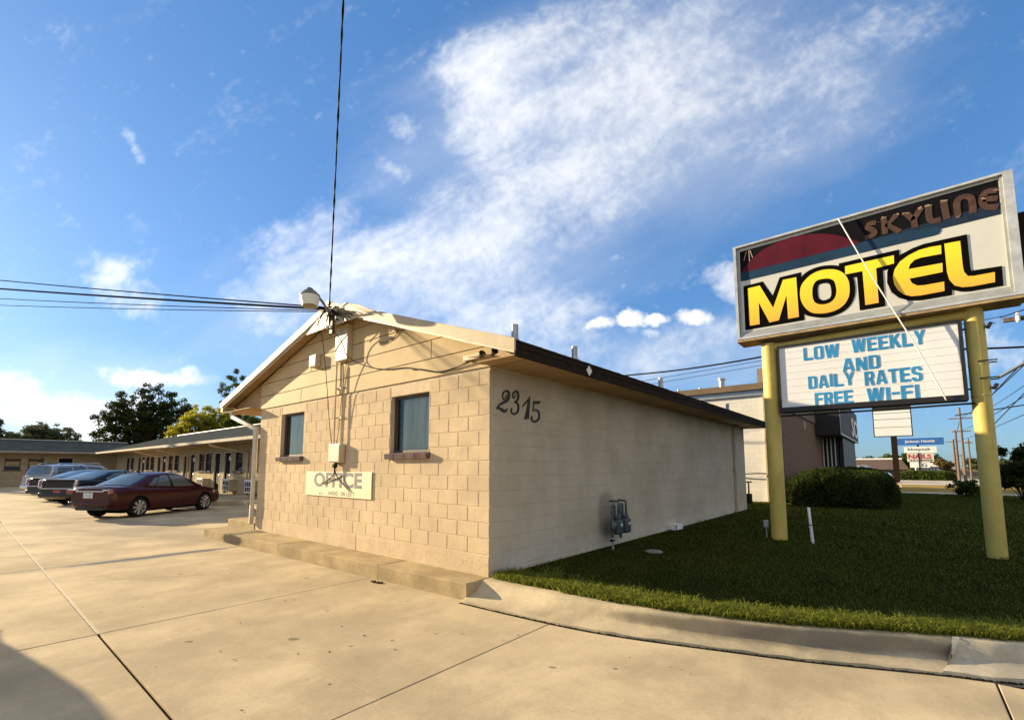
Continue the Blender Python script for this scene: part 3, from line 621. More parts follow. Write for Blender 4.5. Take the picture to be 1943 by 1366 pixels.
mb.v += [(x, y+.006, z+.002) for x, y, z in mb.v]; mb.f += [(11, 10, 9, 8, 7, 6)] + [(i, (i+1) % 6, (i+1) % 6+6, i+6) for i in range(6)]; mb.build('torn_trim', M['trim'], office)
# windows
M['curtain'] = mat('curtain_cloth', (.66, .70, .62), .85, col2=(.36, .40, .36), var=.3, vs=2.2, stretch=(14, 14, .5))
for a, b_, c, d in WIN:
    w_ = thing('window', None, None); w_.parent = office
    mb = MB(); t = .045; y0, y1 = .075, .13
    mb.box(a+.001, a+t, y0, y1, c+.001, d-.001); mb.box(b_-t, b_-.001, y0, y1, c+.001, d-.001); mb.box(a+t, b_-t, y0, y1, d-t, d-.001); mb.box(a+t, b_-t, y0, y1, c+.001, c+t)
    mb.box(a+t+.003, a+t+.022, y0+.012, y1-.01, c+t, d-t); mb.build('frame', M['frame'], w_)
    MB().add([(a+t, .100, c+t), (b_-t, .100, c+t), (b_-t, .100, d-t), (a+t, .100, d-t)], [(0, 1, 2, 3)]).build('pane', M['pane'], w_, fixn=False)
    mb = MB(); n = 60; vs = []
    for i in range(n+1):
        x = a+.16+(b_-a-.17)*i/n; y = .132+.012*math.sin(i*1.15)+.006*math.sin(i*.43); vs += [(x, y, c-.02), (x, y+.01, d+.02)]
    mb.add(vs, [(2*i, 2*i+2, 2*i+3, 2*i+1) for i in range(n)]); mb.build('curtain', M['curtain'], w_, smooth=True)
    mb = MB(); mb.box(a-.02, b_+.02, .162, .60, c-.05, c-.04); mb.box(a-.3, b_+.3, .6, .61, c-.3, d+.3); mb.box(a-.05, b_+.05, .16, .6, d+.05, d+.06); mb.build('dark_interior', M['black'], w_)
    mb = MB(); n = 4; bw = (b_-a+.1)/n
    for i in range(n): mb.bbox((bw-.008, .15, .085), Matrix.Translation((a-.05+bw*(i+.5), -.005, c-.045)) @ Matrix.Rotation(R(10), 4, 'X'), .008)
    mb.build('sill', M['sill'], w_)
# roof vents, gutter leader, downspout
for y, z1 in ((.45, 3.62), (2.02, 3.62), (5.65, 3.63), (10.9, 3.60)):
    x = .06; z = zr(x); mb = MB(); mb.lathe([(.05, z-.1), (.05, z1-.004), (.042, z1), (.042, z1-.1)], Matrix.Translation((x, y, 0)), 14); mb.lathe([(.12, z-.03), (.075, z+.05), (.056, z+.09)], Matrix.Translation((x, y, 0)), 14)
    mb.build('vent_pipe', M['metal'], office, smooth=40)
mb = MB()
def rect_tube(pts, wx, wy, side):
    for p, q_ in zip(pts, pts[1:]):
        p, q_ = Vector(p), Vector(q_); t = (q_-p); L = t.length; m = Matrix.Translation((p+q_)/2) @ t.to_track_quat('Z', 'X').to_matrix().to_4x4(); mb.bbox((wx, wy, L+.02), m, .012)
rect_tube([(-8.42, -.22, 2.97), (-8.40, -.21, 2.84), (-7.33, -.075, 2.50)], .085, .10, 0); rect_tube([(-7.33, -.07, 2.52), (-7.335, -.065, 1.4), (-7.31, -.075, .75), (-7.33, -.07, .33)], .10, .085, 0)
mb.build('downspout', M['trimw'], office, smooth=40)
mb = MB(); mb.box(EXL-.10, EXL+.0, Y0+.05, Y1, 3.0, 3.12); mb.build('gutter', M['trimw'], office)
for y, r_ in ((11.46, .018), (11.60, .024)):
    mb = MB(); mb.tube([(.03, y, .2), (.03, y, 2.955)], r_, 8); mb.box(.0, .06, y-.04, y+.04, 1.5, 1.6); mb.build('wall_pipe', M['trim'], office)
# ================================================================== THINGS ON THE OFFICE
inked = mat('black_number_paint', (.014, .012, .013), .5)
BK = json.loads('''{"M":[[1.901,5.326],[2.131,5.33],[2.353,4.808],[2.552,5.339],[2.781,5.332],[2.786,4.529],[2.602,4.528],[2.597,5.01],[2.439,4.531],[2.271,4.523],[2.095,4.984],[2.093,4.523],[1.904,4.527]],"Mb":[[1.821,5.395],[2.186,5.407],[2.353,5.062],[2.495,5.41],[2.865,5.415],[2.875,4.448],[1.818,4.449]],"O":[[2.826,4.968],[2.852,5.13],[2.928,5.236],[3.036,5.319],[3.173,5.357],[3.328,5.341],[3.455,5.285],[3.545,5.192],[3.601,5.057],[3.613,4.907],[3.594,4.753],[3.535,4.634],[3.435,4.551],[3.303,4.513],[3.15,4.517],[3.007,4.564],[2.909,4.669],[2.847,4.808]],"Oh":[[3.031,4.973],[3.052,5.092],[3.113,5.173],[3.209,5.182],[3.307,5.163],[3.38,5.102],[3.406,5.001],[3.41,4.878],[3.383,4.777],[3.325,4.71],[3.236,4.684],[3.138,4.7],[3.062,4.758],[3.032,4.862]],"Ob":[[2.783,5.148],[2.868,5.316],[2.983,5.404],[3.144,5.442],[3.321,5.425],[3.47,5.369],[3.582,5.27],[3.676,5.09],[3.696,4.912],[3.682,4.758],[3.627,4.613],[3.527,4.504],[3.386,4.442],[3.211,4.425],[3.047,4.467],[2.881,4.564],[2.776,4.783]],"Obh":[[3.121,5.005],[3.142,5.083],[3.204,5.098],[3.28,5.081],[3.321,5.029],[3.33,4.898],[3.314,4.807],[3.263,4.772],[3.191,4.769],[3.138,4.809],[3.12,4.882]],"T":[[3.567,5.331],[4.272,5.33],[4.267,5.182],[4.015,5.166],[4.014,4.527],[3.823,4.527],[3.819,5.167],[3.562,5.174]],"Tb":[[3.476,5.413],[4.349,5.416],[4.345,5.107],[4.106,5.101],[4.101,4.446],[3.737,4.448],[3.733,5.086],[3.465,5.08]],"E":[[4.887,5.32],[4.745,5.331],[4.61,5.322],[4.468,5.271],[4.348,5.194],[4.269,5.076],[4.235,4.946],[4.246,4.803],[4.29,4.688],[4.361,4.592],[4.459,4.539],[4.57,4.524],[4.877,4.527],[4.884,4.687],[4.63,4.69],[4.545,4.705],[4.48,4.768],[4.452,4.853],[4.876,4.855],[4.883,5.011],[4.45,5.025],[4.477,5.104],[4.537,5.164],[4.625,5.181],[4.882,5.17]],"Eb":[[4.931,5.412],[4.677,5.413],[4.526,5.383],[4.356,5.314],[4.232,5.21],[4.163,5.054],[4.151,4.863],[4.199,4.676],[4.295,4.548],[4.43,4.468],[4.565,4.441],[4.964,4.439],[4.981,4.776],[5.012,5.397]],"L":[[4.928,5.332],[5.12,5.32],[5.121,4.885],[5.131,4.784],[5.17,4.705],[5.236,4.69],[5.475,4.688],[5.466,4.525],[5.202,4.522],[5.091,4.538],[5.003,4.59],[4.947,4.703],[4.928,4.841]],"Lb":[[4.889,5.412],[5.207,5.407],[5.208,4.844],[5.215,4.785],[5.56,4.767],[5.555,4.447],[5.164,4.449],[5.075,4.466],[4.97,4.525],[4.874,4.739]],"dark":[[1.782,6.162],[5.618,6.189],[5.61,5.609],[4.904,5.604],[4.825,5.671],[1.776,5.689]],"navy":[[3.878,5.714],[4.825,5.671],[4.904,5.604],[5.61,5.609],[5.619,5.805],[4.981,5.787]],"blue":[[1.776,5.689],[3.679,5.706],[3.878,5.714],[4.825,5.676],[4.888,5.636],[4.906,5.577],[4.871,5.523],[4.796,5.517],[1.84,5.509],[1.777,5.519]],"red":[[1.79,5.694],[1.852,5.781],[2.002,5.932],[2.205,6.064],[2.454,6.144],[2.744,6.175],[3.045,6.136],[3.284,6.065],[3.512,5.95],[3.686,5.811],[3.825,5.726],[3.679,5.701]],"sky":[[[4.064,6.014],[3.972,6.017],[3.943,5.954],[4.008,5.892],[4.032,5.827],[3.98,5.78],[3.893,5.772]],[[4.177,6.063],[4.179,5.756]],[[4.351,6.05],[4.219,5.909],[4.381,5.729]],[[4.481,6.036],[4.57,5.881]],[[4.679,6.058],[4.577,5.892],[4.581,5.742]],[[4.776,6.075],[4.775,5.835],[4.822,5.773],[4.915,5.771]],[[4.966,6.069],[4.987,5.745]],[[5.123,5.749],[5.123,5.969],[5.17,6.047],[5.25,6.045],[5.3,5.971],[5.301,5.735]],[[5.598,6.013],[5.473,6.031],[5.418,5.925],[5.448,5.795],[5.586,5.735]],[[5.431,5.923],[5.593,5.882]]],"tear":[[[1.911,6.123],[1.86,5.942]],[[1.961,6.14],[1.964,5.895]],[[1.983,6.133],[2.026,5.958]]],"words":{"LOW":[[2.807,3.93],[3.388,3.919],[2.806,3.669],[3.366,3.67]],"WEEKLY":[[3.57,3.942],[4.605,3.953],[3.576,3.697],[4.579,3.699]],"AND":[[3.42,3.621],[3.969,3.599],[3.403,3.375],[3.954,3.348]],"DAILY":[[2.86,3.373],[3.587,3.343],[2.852,3.125],[3.565,3.101]],"RATES":[[3.727,3.344],[4.513,3.322],[3.724,3.091],[4.504,3.067]],"FREE":[[2.952,3.042],[3.536,3.01],[2.942,2.792],[3.527,2.761]],"WI-FI":[[3.742,3.027],[4.455,3.007],[3.739,2.773],[4.446,2.758]]},"d2":[[[0.2664,2.5306,0.0008],[0.2462,2.5711,0.0012],[0.2621,2.6213,0.0015],[0.315,2.6565,0.0016],[0.3686,2.648,0.0025],[0.3836,2.5981,0.0032],[0.3522,2.5375,0.0032],[0.2787,2.4944,0.0026],[0.1907,2.4531,0.0018],[0.1435,2.4139,0.0011],[0.1296,2.3889,0.0006]],[[0.2664,2.5306,0.0008],[0.3111,2.5625,0.001],[0.3356,2.6087,0.0007]],[[0.128,2.3888,0.0007],[0.1671,2.4057,0.0016],[0.2147,2.3945,0.0026],[0.2709,2.3732,0.003],[0.3196,2.3832,0.0018],[0.3499,2.4146,0.0004]]],"d3":[[[0.4863,2.569,0.001],[0.4651,2.6023,0.0012],[0.4778,2.6479,0.0015],[0.5292,2.6781,0.0018],[0.5768,2.6629,0.0024],[0.5916,2.6173,0.0024],[0.568,2.5589,0.0021],[0.5076,2.5218,0.0009]],[[0.4863,2.569,0.001],[0.5137,2.597,0.0008],[0.5309,2.6378,0.0005]],[[0.5119,2.5234,0.0009],[0.5722,2.5094,0.0018],[0.5912,2.4559,0.0022],[0.5764,2.3962,0.0022],[0.5117,2.3529,0.0018],[0.4524,2.3602,0.0014],[0.4314,2.3937,0.0014],[0.4423,2.4274,0.0018]]],"d1":[[0.8646,2.6467],[0.8303,2.3117],[0.7287,2.2951],[0.7947,2.4875],[0.8152,2.5694],[0.6819,2.4649],[0.6847,2.4876]],"d5f":[[0.9438,2.5836],[1.0684,2.5943],[1.1273,2.6126],[1.0876,2.5582],[0.9625,2.5409]],"d5":[[[0.9513,2.5757,0.0009],[0.9414,2.5081,0.0008],[0.9381,2.4373,0.0009]],[[0.9381,2.4373,0.0009],[0.9999,2.4588,0.0015],[1.067,2.4388,0.0023],[1.0879,2.3822,0.0026],[1.066,2.322,0.0024],[0.9889,2.28,0.0019],[0.9182,2.2884,0.0017],[0.8998,2.323,0.0019],[0.9093,2.3554,0.0018]]],"OFFICE":[[-4.606,1.509],[-2.95,1.517],[-4.582,1.225],[-2.934,1.242]],"AHEAD":[[-4.063,1.162],[-3.165,1.175],[-4.058,1.091],[-3.161,1.108]],"arrow":[[-4.394,1.11],[-4.199,1.119],[-4.333,1.154],[-4.327,1.076]]}''')
hn = thing('house_number', 'black scripted house number 2315 on the shaded side wall of the office', 'house number', (.0, .6, 2.4))
for nm, items in (('d2', BK['d2']), ('d3', BK['d3']), ('d1', None), ('d5', BK['d5'])):
    mb = MB()
    if nm == 'd1': mb.poly([BK['d1']], YZ(.003), -.012)
    else:
        for s in items: stroke(mb, [p[:2] for p in s], [p[2]*14.5 for p in s], YZ(.003), -.012)
    if nm == 'd5': mb.poly([BK['d5f']], YZ(.003), -.012)
    off(mb, hn.location).build('digit', inked, hn)
# office direction sign
osn = thing('office_sign', 'faded cream OFFICE AHEAD ON LEFT board under the grey meter box', 'sign', (-3.8, -.02, 1.3))
M['oface'] = mat('sign_cream', (.66, .60, .37), .6, var=.07, vs=2); M['ogrey'] = mat('faded_purple_grey', (.29, .265, .26), .7, var=.3, vs=16)
off(MB().bbox((2.26, .014, .455), Matrix.Translation((-3.79, -.014, 1.297)), .003), osn.location).build('board', M['oface'], osn)
F_ = lambda u, v, d: (u+3.8, -.0025+d, v-1.3)
text('OFFICE', F_, (-4.60, -2.94, 1.235, 1.512), 'lettering', M['ogrey'], osn, .035)
for wd, u0, u1 in (('AHEAD', -4.06, -3.70), ('ON', -3.62, -3.48), ('LEFT', -3.42, -3.16)): text(wd, F_, (u0, u1, 1.095, 1.172), 'lettering', M['ogrey'], osn, .01)
mb = MB(); stroke(mb, [(-4.39, 1.115), (-4.2, 1.117)], .014, XZ(-.0225)); stroke(mb, [(-4.33, 1.152), (-4.392, 1.115), (-4.33, 1.078)], .012, XZ(-.0227)); off(mb, osn.location).build('arrow', M['ogrey'], osn)
# meter box with its conduits, down to cable tails
mbx = thing('meter_box', 'beige electrical box with conduits between the two office windows', 'electrical box', (-3.72, -.01, 1.85))
M['boxp'] = mat('box_paint', (.56, .46, .31), .55, var=.12, vs=5)
o_ = lambda mb: off(mb, mbx.location)
o_(MB().bbox((.40, .10, .34), Matrix.Translation((-3.73, -.062, 1.86)), .012)).build('box', M['boxp'], mbx)
o_(MB().bbox((.36, .012, .30), Matrix.Translation((-3.73, -.117, 1.86)), .005)).build('cover', M['boxp'], mbx)
mb = MB(); mb.tube([(-3.86, -.05, 2.03), (-3.86, -.05, 3.55), (-3.87, -.07, 3.62), (-3.89, -.10, 3.66)], .016, 8); mb.tube([(-3.62, -.05, 2.03), (-3.62, -.05, 3.46)], .014, 8); o_(mb).build('conduit', M['boxp'], mbx, smooth=40)
for z in (2.5, 3.05): o_(MB().box(-3.90, -3.58, -.036, -.03, z, z+.025)).build('strap', M['boxp'], mbx)
mb = MB(); rr = random.Random(2)
mb.tube([(-3.74, -.06, 1.69), (-3.78, -.08, 1.62), (-3.72, -.09, 1.58), (-3.66, -.08, 1.63), (-3.70, -.08, 1.66)], .013, 6); mb.tube([(-3.70, -.06, 1.69), (-3.73, -.085, 1.6), (-3.74, -.085, 1.54)], .016, 6); mb.tube([(-3.76, -.06, 1.69), (-3.84, -.07, 1.64), (-3.82, -.07, 1.6)], .012, 6)
mb.tube([(-3.74, -.085, 1.55), (-3.78, -.07, 1.48), (-3.95, -.05, 1.40), (-4.24, -.035, 1.30)], .010, 6); mb.tube([(-3.73, -.085, 1.55), (-3.70, -.07, 1.46), (-3.52, -.05, 1.32), (-3.30, -.035, 1.19)], .010, 6)
o_(mb).build('cable_tail', M['wire'], mbx)
# boxes high in the gable
gb = thing('junction_box', 'tall beige utility box under the gable peak', 'electrical box', (-3.55, -.02, 3.85)); G = lambda mb: off(mb, gb.location)
G(MB().bbox((.42, .105, .62), Matrix.Translation((-3.60, -.073, 3.86)), .008)).build('box', M['boxp'], gb); G(MB().bbox((.45, .115, .03), Matrix.Translation((-3.60, -.075, 4.18)), .006)).build('lid', M['boxp'], gb)
gb2 = thing('junction_box', 'small beige box on the siding left of the gable peak', 'electrical box', (-4.66, -.02, 3.72)); G2 = lambda mb: off(mb, gb2.location)
G2(MB().bbox((.26, .10, .24), Matrix.Translation((-4.66, -.07, 3.70)), .008)).build('box', M['boxp'], gb2); G2(MB().bbox((.24, .012, .22), Matrix.Translation((-4.66, -.125, 3.70)), .004)).build('cover', M['boxp'], gb2)
# barn-style lamp on a bent arm at the peak
bl_ = thing('barn_light', 'white bell shaped yard lamp on a bent arm at the roof peak', 'outdoor lamp', (-3.3, -.9, 4.40)); Lm = Matrix.Translation((-3.32, -.88, 4.40)) @ Matrix.Rotation(R(-6), 4, 'Y')
L_ = lambda mb: off(mb, bl_.location)
M['lampw'] = mat('milky_lens', (.70, .68, .60), .35, var=.06); M['lampc'] = mat('grey_green_housing', (.16, .165, .14), .55, var=.2)
L_(MB().lathe([(.150, .075), (.158, .06), (.148, .0), (.128, -.085), (.126, -.10), (.115, -.10), (.135, .0), (.14, .06)], Lm, 24)).build('lens', M['lampw'], bl_, smooth=40)
L_(MB().lathe([(.165, .068), (.165, .085), (.13, .12), (.10, .16), (.06, .175), (.055, .205), (.03, .225), (.001, .225)], Lm, 24)).build('housing', M['lampc'], bl_, smooth=40)
L_(MB().tube([(-3.20, -.84, 4.48), (-3.28, -.70, 4.44), (-3.40, -.52, 4.36), (-3.50, -.40, 4.34), (-3.55, -.31, 4.40)], .022, 8)).build('arm', M['lampc'], bl_, smooth=True)
L_(MB().bbox((.10, .03, .18), Matrix.Translation((-3.56, -.318, 4.42)), .006)).build('bracket', M['lampc'], bl_)
# floodlight pair at the right end of the gable
fl = thing('floodlight', 'twin floodlight holders with loose wires at the right eave corner', 'floodlight', (-.1, -.1, 3.06)); Fo = lambda mb: off(mb, fl.location)
Fo(MB().bbox((.32, .07, .075), Matrix.Translation((-.25, -.07, 3.10)), .008)).build('base', M['boxp'], fl)
for x in (-.02, .20):
    Fo(MB().lathe([(.022, 0), (.03, .03), (.04, .06), (.05, .09), (.045, .095), (.01, .06)], Matrix.Translation((x-.05, -.12, 3.06)) @ Matrix.Rotation(R(60), 4, 'Y') @ Matrix.Rotation(R(20), 4, 'X'), 14)).build('socket', M['black'], fl, smooth=40)
Fo(MB().tube([(-.42, -.05, 3.12), (-.3, -.1, 3.11), (-.1, -.13, 3.09), (.12, -.12, 3.06)], .016, 6)).build('conduit', M['trim'], fl)
# cable bundle at the peak and wires drooping over the gable
pk = thing('wire_bundle', 'tangle of black cables and insulators at the gable peak', 'cables', (-3.6, -.33, 4.4)); Pk = lambda mb: off(mb, pk.location)
mb = MB(); rr = random.Random(21)
for k in range(9):
    a = Vector((-3.62+rr.uniform(-.1, .12), -.36-rr.uniform(0, .06), 4.42+rr.uniform(-.05, .08))); c = Vector((-3.7+rr.uniform(-.5, .5), -.33-rr.uniform(0, .03), 4.16+rr.uniform(-.1, .18)))
    mid = (a+c)/2 + Vector((rr.uniform(-.1, .1), -rr.uniform(.02, .08), rr.uniform(-.06, .06))); mb.tube([a, (a+mid)/2 + Vector((0, -.01, .02)), mid, (c+mid)/2, c], rr.choice([.008, .011, .014]), 6)
for k in range(5): mb.tube([(-3.55, -.36, 4.42), (-3.3, -.40, 4.38-.02*k), (-2.95-.05*k, -.36, 4.27-.02*k), (-2.8-.08*k, -.34, 4.22-.03*k)], .010, 6)
mb.tube([(-3.62, -.37, 4.5), (-3.62, -.35, 4.2), (-3.63, -.34, 3.98)], .022, 8)
Pk(mb).build('cable', M['wire'], pk)
for x, z in ((-3.66, 4.44), (-3.56, 4.43), (-3.60, 4.36), (-3.66, 4.12), (-3.52, 4.10)): Pk(MB().lathe([(.012, -.03), (.026, -.02), (.018, 0), (.026, .02), (.012, .03)], Matrix.Translation((x, -.385, z)), 10)).build('insulator', M['white'], pk, smooth=True)
Pk(MB().bbox((.10, .05, .46), Matrix.Translation((-3.56, -.335, 4.22)), .006)).build('bracket', M['frame'], pk)
def wire(name, pts, r, label, cat='wire', group=None, n=6, m=None, sub=14, sag=0.0):
    P = []
    for i in range(len(pts)-1):
        a, c = Vector(pts[i]), Vector(pts[i+1])
        for k in range(sub): t = k/sub; P.append(a.lerp(c, t) - Vector((0, 0, sag*4*t*(1-t))))
    P.append(Vector(pts[-1])); mb = MB().tube(P, r, n); return tag(mb.build(name, m or M['wire'], None, smooth=True), label, cat, group)
def curve(pts, k=6): return [tuple(p) for p in dens(np.array(pts, float), k)]
wire('wall_wire', curve([(-3.58, -.33, 4.1), (-3.45, -.2, 3.85), (-3.32, -.13, 3.56), (-2.8, -.05, 3.33), (-2.3, -.035, 3.22), (-1.75, -.03, 3.17), (-1.1, -.03, 3.02), (-.75, -.03, 3.01), (-.35, -.05, 3.05), (-.08, -.10, 3.07)]), .008, 'thin dark wire drooping from the peak box to the floodlight', sub=1)
wire('wall_wire', curve([(-.30, -.08, 3.07), (-.5, -.05, 3.03), (-.85, -.04, 2.99), (-1.0, -.035, 3.0), (-1.4, -.03, 3.1), (-1.62, -.03, 3.12)]), .007, 'short slack wire end hanging left of the floodlight', sub=1)
wire('wall_wire', curve([(-4.02, -.33, 4.25), (-4.08, -.2, 3.8), (-4.04, -.13, 3.1), (-3.97, -.09, 2.4), (-3.92, -.06, 2.03)]), .007, 'thin wire falling from the left rake to the meter box', sub=1)
wire('wall_wire', curve([(-2.55, -.03, 3.72), (-2.35, -.035, 3.69), (-2.1, -.03, 3.74), (-2.02, -.03, 3.83), (-2.12, -.03, 3.86)]), .007, 'small curl of loose wire on the upper siding', sub=1)
wire('wall_wire', curve([(-3.36, -.13, 3.55), (-3.5, -.1, 3.2), (-3.62, -.08, 2.7), (-3.66, -.07, 2.35), (-3.74, -.07, 2.05)]), .006, 'slanting wire from the tall gable box down to the meter box', sub=1)
# overhead service drops
pk_ = (-3.62, -.37, 4.45)
for i, (z, r, zz) in enumerate(((6.57, .013, 4.48), (6.34, .022, 4.45), (6.07, .009, 4.42), (5.89, .008, 4.40))):
    a = Vector((-3.62, -.37, zz)); c = Vector((-14.0, -4.09, z)); e = a + (c-a)*2.4
    lab = ['uppermost thin overhead cable running left from the peak', 'thickest black overhead cable running left from the peak', 'third thin overhead cable running left below the thick one', 'lowest thin overhead cable running left from the peak'][i]
    P = [];
    for k in range(41):
        t = k/40; s = .55 if i > 1 else .4; q_ = a.lerp(e, t); tc = 1/2.4; P.append(q_ - Vector((0, 0, s*(t*(1-t) - 0)*1.0)) + Vector((0, 0, s*tc*(1-tc)*(t/tc if t < tc else 1))))
    tag(MB().tube(P, r, 6).build('overhead_cable', M['wire'], None, smooth=True), lab, 'cable', 'overhead cables leaving the gable peak to the left')
e = Vector((-.91, -1.79, 7.5)); a = Vector(pk_)
mb = MB(); P = []; P2 = []
dirn = (e-a)
for k in range(60):
    t = k/59*3.2; p = a + dirn*t; ph = t*46; P.append(p + Vector((.008*math.cos(ph), .008*math.sin(ph), 0))); P2.append(p - Vector((.010*math.cos(ph), .010*math.sin(ph), .004)))
mb.tube(P, .010, 6); mb.tube(P2, .008, 6); tag(mb.build('overhead_cable', M['wire'], None, smooth=True), 'twisted overhead cable rising straight up from the gable peak', 'cable')
# gas meters on the side wall
M['gas'] = mat('gas_meter_paint', (.05, .07, .075), .5, var=.2, vs=9); M['pipe'] = mat('grey_pipe', (.085, .11, .125), .5, var=.25, vs=9)
def gas(y, label, reg):
    t = thing('gas_meter', label, 'gas meter', (.22, y, .2), 0, 'gas meters on the side wall'); t.scale = (.86, .86, .86); x = .0
    MB().bbox((.20, .24, .30), Matrix.Translation((x, 0, .42)), .045, 3).build('body', M['gas'], t, smooth=50)
    MB().bbox((.13, .17, .06), Matrix.Translation((x, 0, .60)), .02, 2).build('index_cover', M['gas'], t, smooth=50)
    MB().lathe([(.001, 0), (.055, .0), (.055, .02), (.045, .028), (.001, .03)], Matrix.Translation((x+.1, 0, .45)) @ Matrix.Rotation(R(90), 4, 'Y'), 18).build('dial', M['metal'], t, smooth=40)
    arc = [(x, -.08, .60), (x, -.08, .82)] + [(x, -.08-.055+.055*math.cos(a), .82+.055*math.sin(a)) for a in np.linspace(.3, math.pi, 7)] + [(x, -.19, .60), (x, -.19, .30), (x, -.19, .18)]
    MB().tube(arc, .024, 10).build('inlet_pipe', M['pipe'], t, smooth=True)
    MB().tube([(x, .08, .60), (x, .08, .86), (x, .09, .905), (x-.04, .10, .93), (-.2, .10, .93)], .022, 10).build('outlet_pipe', M['pipe'], t, smooth=True)
    for uy, uz in ((-.08, .63), (.08, .63), (-.19, .70)): MB().lathe([(.034, 0), (.034, .05)], Matrix.Translation((x, uy, uz)), 8).build('union_nut', M['pipe'], t)
    if reg:
        MB().lathe([(.001, -.05), (.05, -.05), (.115, -.012), (.12, 0), (.115, .012), (.06, .05), (.03, .075), (.001, .075)], Matrix.Translation((x+.02, -.20, .47)) @ Matrix.Rotation(R(80), 4, 'Y') @ Matrix.Rotation(R(-20), 4, 'X'), 20).build('regulator', M['pipe'], t, smooth=40)
        mb = MB(); mb.tube([(x, -.19, .22), (x, -.19, -.02)], .026, 10); mb.lathe([(.045, 0), (.045, .06)], Matrix.Translation((x, -.19, .15)), 10); mb.build('riser', M['metal'], t, smooth=40)
        mb = MB(); mb.bbox((.03, .16, .03), Matrix.Translation((x+.03, -.26, .175)), .006); mb.lathe([(.03, -.05), (.03, .05)], Matrix.Translation((x, -.19, .175)) @ Matrix.Rotation(R(90), 4, 'X'), 10); mb.build('valve', M['rubber'], t)
    return t
gas(3.08, 'nearer blue grey gas meter with round regulator and riser', True); gas(3.38, 'farther green grey gas meter standing right of the one with a regulator', False)
vb = thing('foundation_vent', 'small white vent hood low on the side wall in the grass', 'vent', (.09, 6.2, .2))
mb = MB(); mb.box(-.09, .09, -.2, .2, .11, .125); mb.box(.075, .09, -.2, .2, .0, .11); mb.box(-.09, .09, -.2, -.185, .0, .11); mb.box(-.09, .09, .185, .2, .0, .11); mb.build('hood', M['white'], vb)
MB().box(-.09, .05, -.17, .17, .01, .10).build('opening', M['black'], vb)
vb = thing('valve_cover', 'pale flat utility lid lying in the grass by the gas meters', 'lid', (.86, 3.15, .17)); MB().lathe([(.15, 0), (.15, .03), (.13, .04), (.001, .04)], Matrix(), 20).build('lid', M['metal'], vb, smooth=30); MB().lathe([(.17, 0), (.17, .015), (.15, .02)], Matrix(), 20).build('rim', M['curb2'], vb, smooth=30)

# ================================================================== MOTEL SIGN
sg = thing('motel_sign', 'large yellow lettered motel pylon sign with white message board on two yellow posts', 'sign', (3.7, 6.1, .2)); So = lambda mb: off(mb, sg.location)
for x, y, r_, zt in ((2.2, 6.08, .142, 4.12), (5.21, 6.10, .122, 4.26)):
    mb = MB(); n = 12
    mb.lathe([(r_+.004, .1)] + [(r_*(1+.004*math.sin(i*3)), .2+(zt-.2)*i/n) for i in range(n+1)] + [(r_*.9, zt+.012), (.001, zt+.014)], Matrix.Translation((x, y, 0)), 32); So(mb).build('post', M['post'], sg, smooth=40)
for z in (1.9, 2.75, 3.25):
    So(MB().lathe([(.1245, z), (.1265, z+.004), (.1265, z+.016), (.1245, z+.02)], Matrix.Translation((5.21, 6.10, 0)), 32, cap=False)).build('weld_seam', M['post'], sg, smooth=40)
So(MB().lathe([(.1435, 2.62), (.1455, 2.624), (.1455, 2.634), (.1435, 2.638)], Matrix.Translation((2.2, 6.08, 0)), 32, cap=False)).build('weld_seam', M['post'], sg, smooth=40)
So(MB().tube([(2.2, 6.08, 4.035)] + [(2.2+.03*0, 6.08, 4.035)] * 0 + [(5.2, 6.10, 4.125)], .088, 24)).build('crossbar', M['post'], sg, smooth=40)
M['face'] = mat('sign_white_face', (.60, .60, .55), .42, var=.07, vs=.9, dirt=((.40, .38, .32), 7, .7, .35)); M['face2'] = mat('message_face', (.74, .745, .75), .4, var=.05, vs=.8)
# upper cabinet
X0, X1, Z0, Z1, YF, YB = 1.68, 5.76, 4.25, 6.27, 5.81, 6.34
cabm = thing('cabinet', None, None, (0, 0, 0)); cabm.parent = sg
mb = MB(); mb.box(X0, X1, YF+.07, YB, Z0+.03, Z1-.01); So(mb).build('box', M['alu'], cabm)
mb = MB(); mb.box(X0-.015, X0+.04, YF, YF+.12, Z0, Z1); mb.box(X1-.10, X1+.015, YF, YF+.12, Z0, Z1); mb.box(X0+.04, X1-.10, YF, YF+.12, Z1-.04, Z1); mb.box(X0+.04, X1-.10, YF, YF+.12, Z0, Z0+.05)
So(mb).build('frame', M['alu'], cabm)
mb = MB(); mb.box(X0+.055, X0+.085, YF+.035, YF+.1, Z0+.055, Z1-.055); mb.box(X1-.135, X1-.10, YF+.035, YF+.1, Z0+.055, Z1-.055); mb.add([(X0+.06, YF+.012, Z0+.056), (X1-.1, YF+.012, Z0+.056), (X1-.1, YF+.07, Z0+.17), (X0+.06, YF+.07, Z0+.17)], [(0, 1, 2, 3)]); So(mb).build('retainer', mat('retainer_grey', (.36, .37, .35), .45, metal=.3, var=.15, vs=5), cabm)
So(MB().box(X0-.02, X1+.02, YF+.01, YB+.03, Z0-.05, Z0-.003)).build('base_board', mat('tan_board', (.46, .34, .19), .75, var=.3, vs=4), cabm)
So(MB().box(X1+.016, X1+.16, 6.02, 6.36, 4.24, 5.62)).build('rear_cabinet', M['fascia'], cabm)
fy = YF+.068
So(MB().box(X0+.05, X1-.1, fy, fy+.01, Z0+.12, Z1-.05)).build('face', M['face'], cabm)
M['nearblack'] = mat('sign_black', (.007, .007, .009), .7, spec=.06, var=.2, vs=3); M['navy'] = mat('sign_navy', (.014, .03, .058), .6, spec=.12, var=.2, vs=3); M['sblue'] = mat('sign_blue', (.014, .045, .092), .6, spec=.12, var=.15, vs=3)
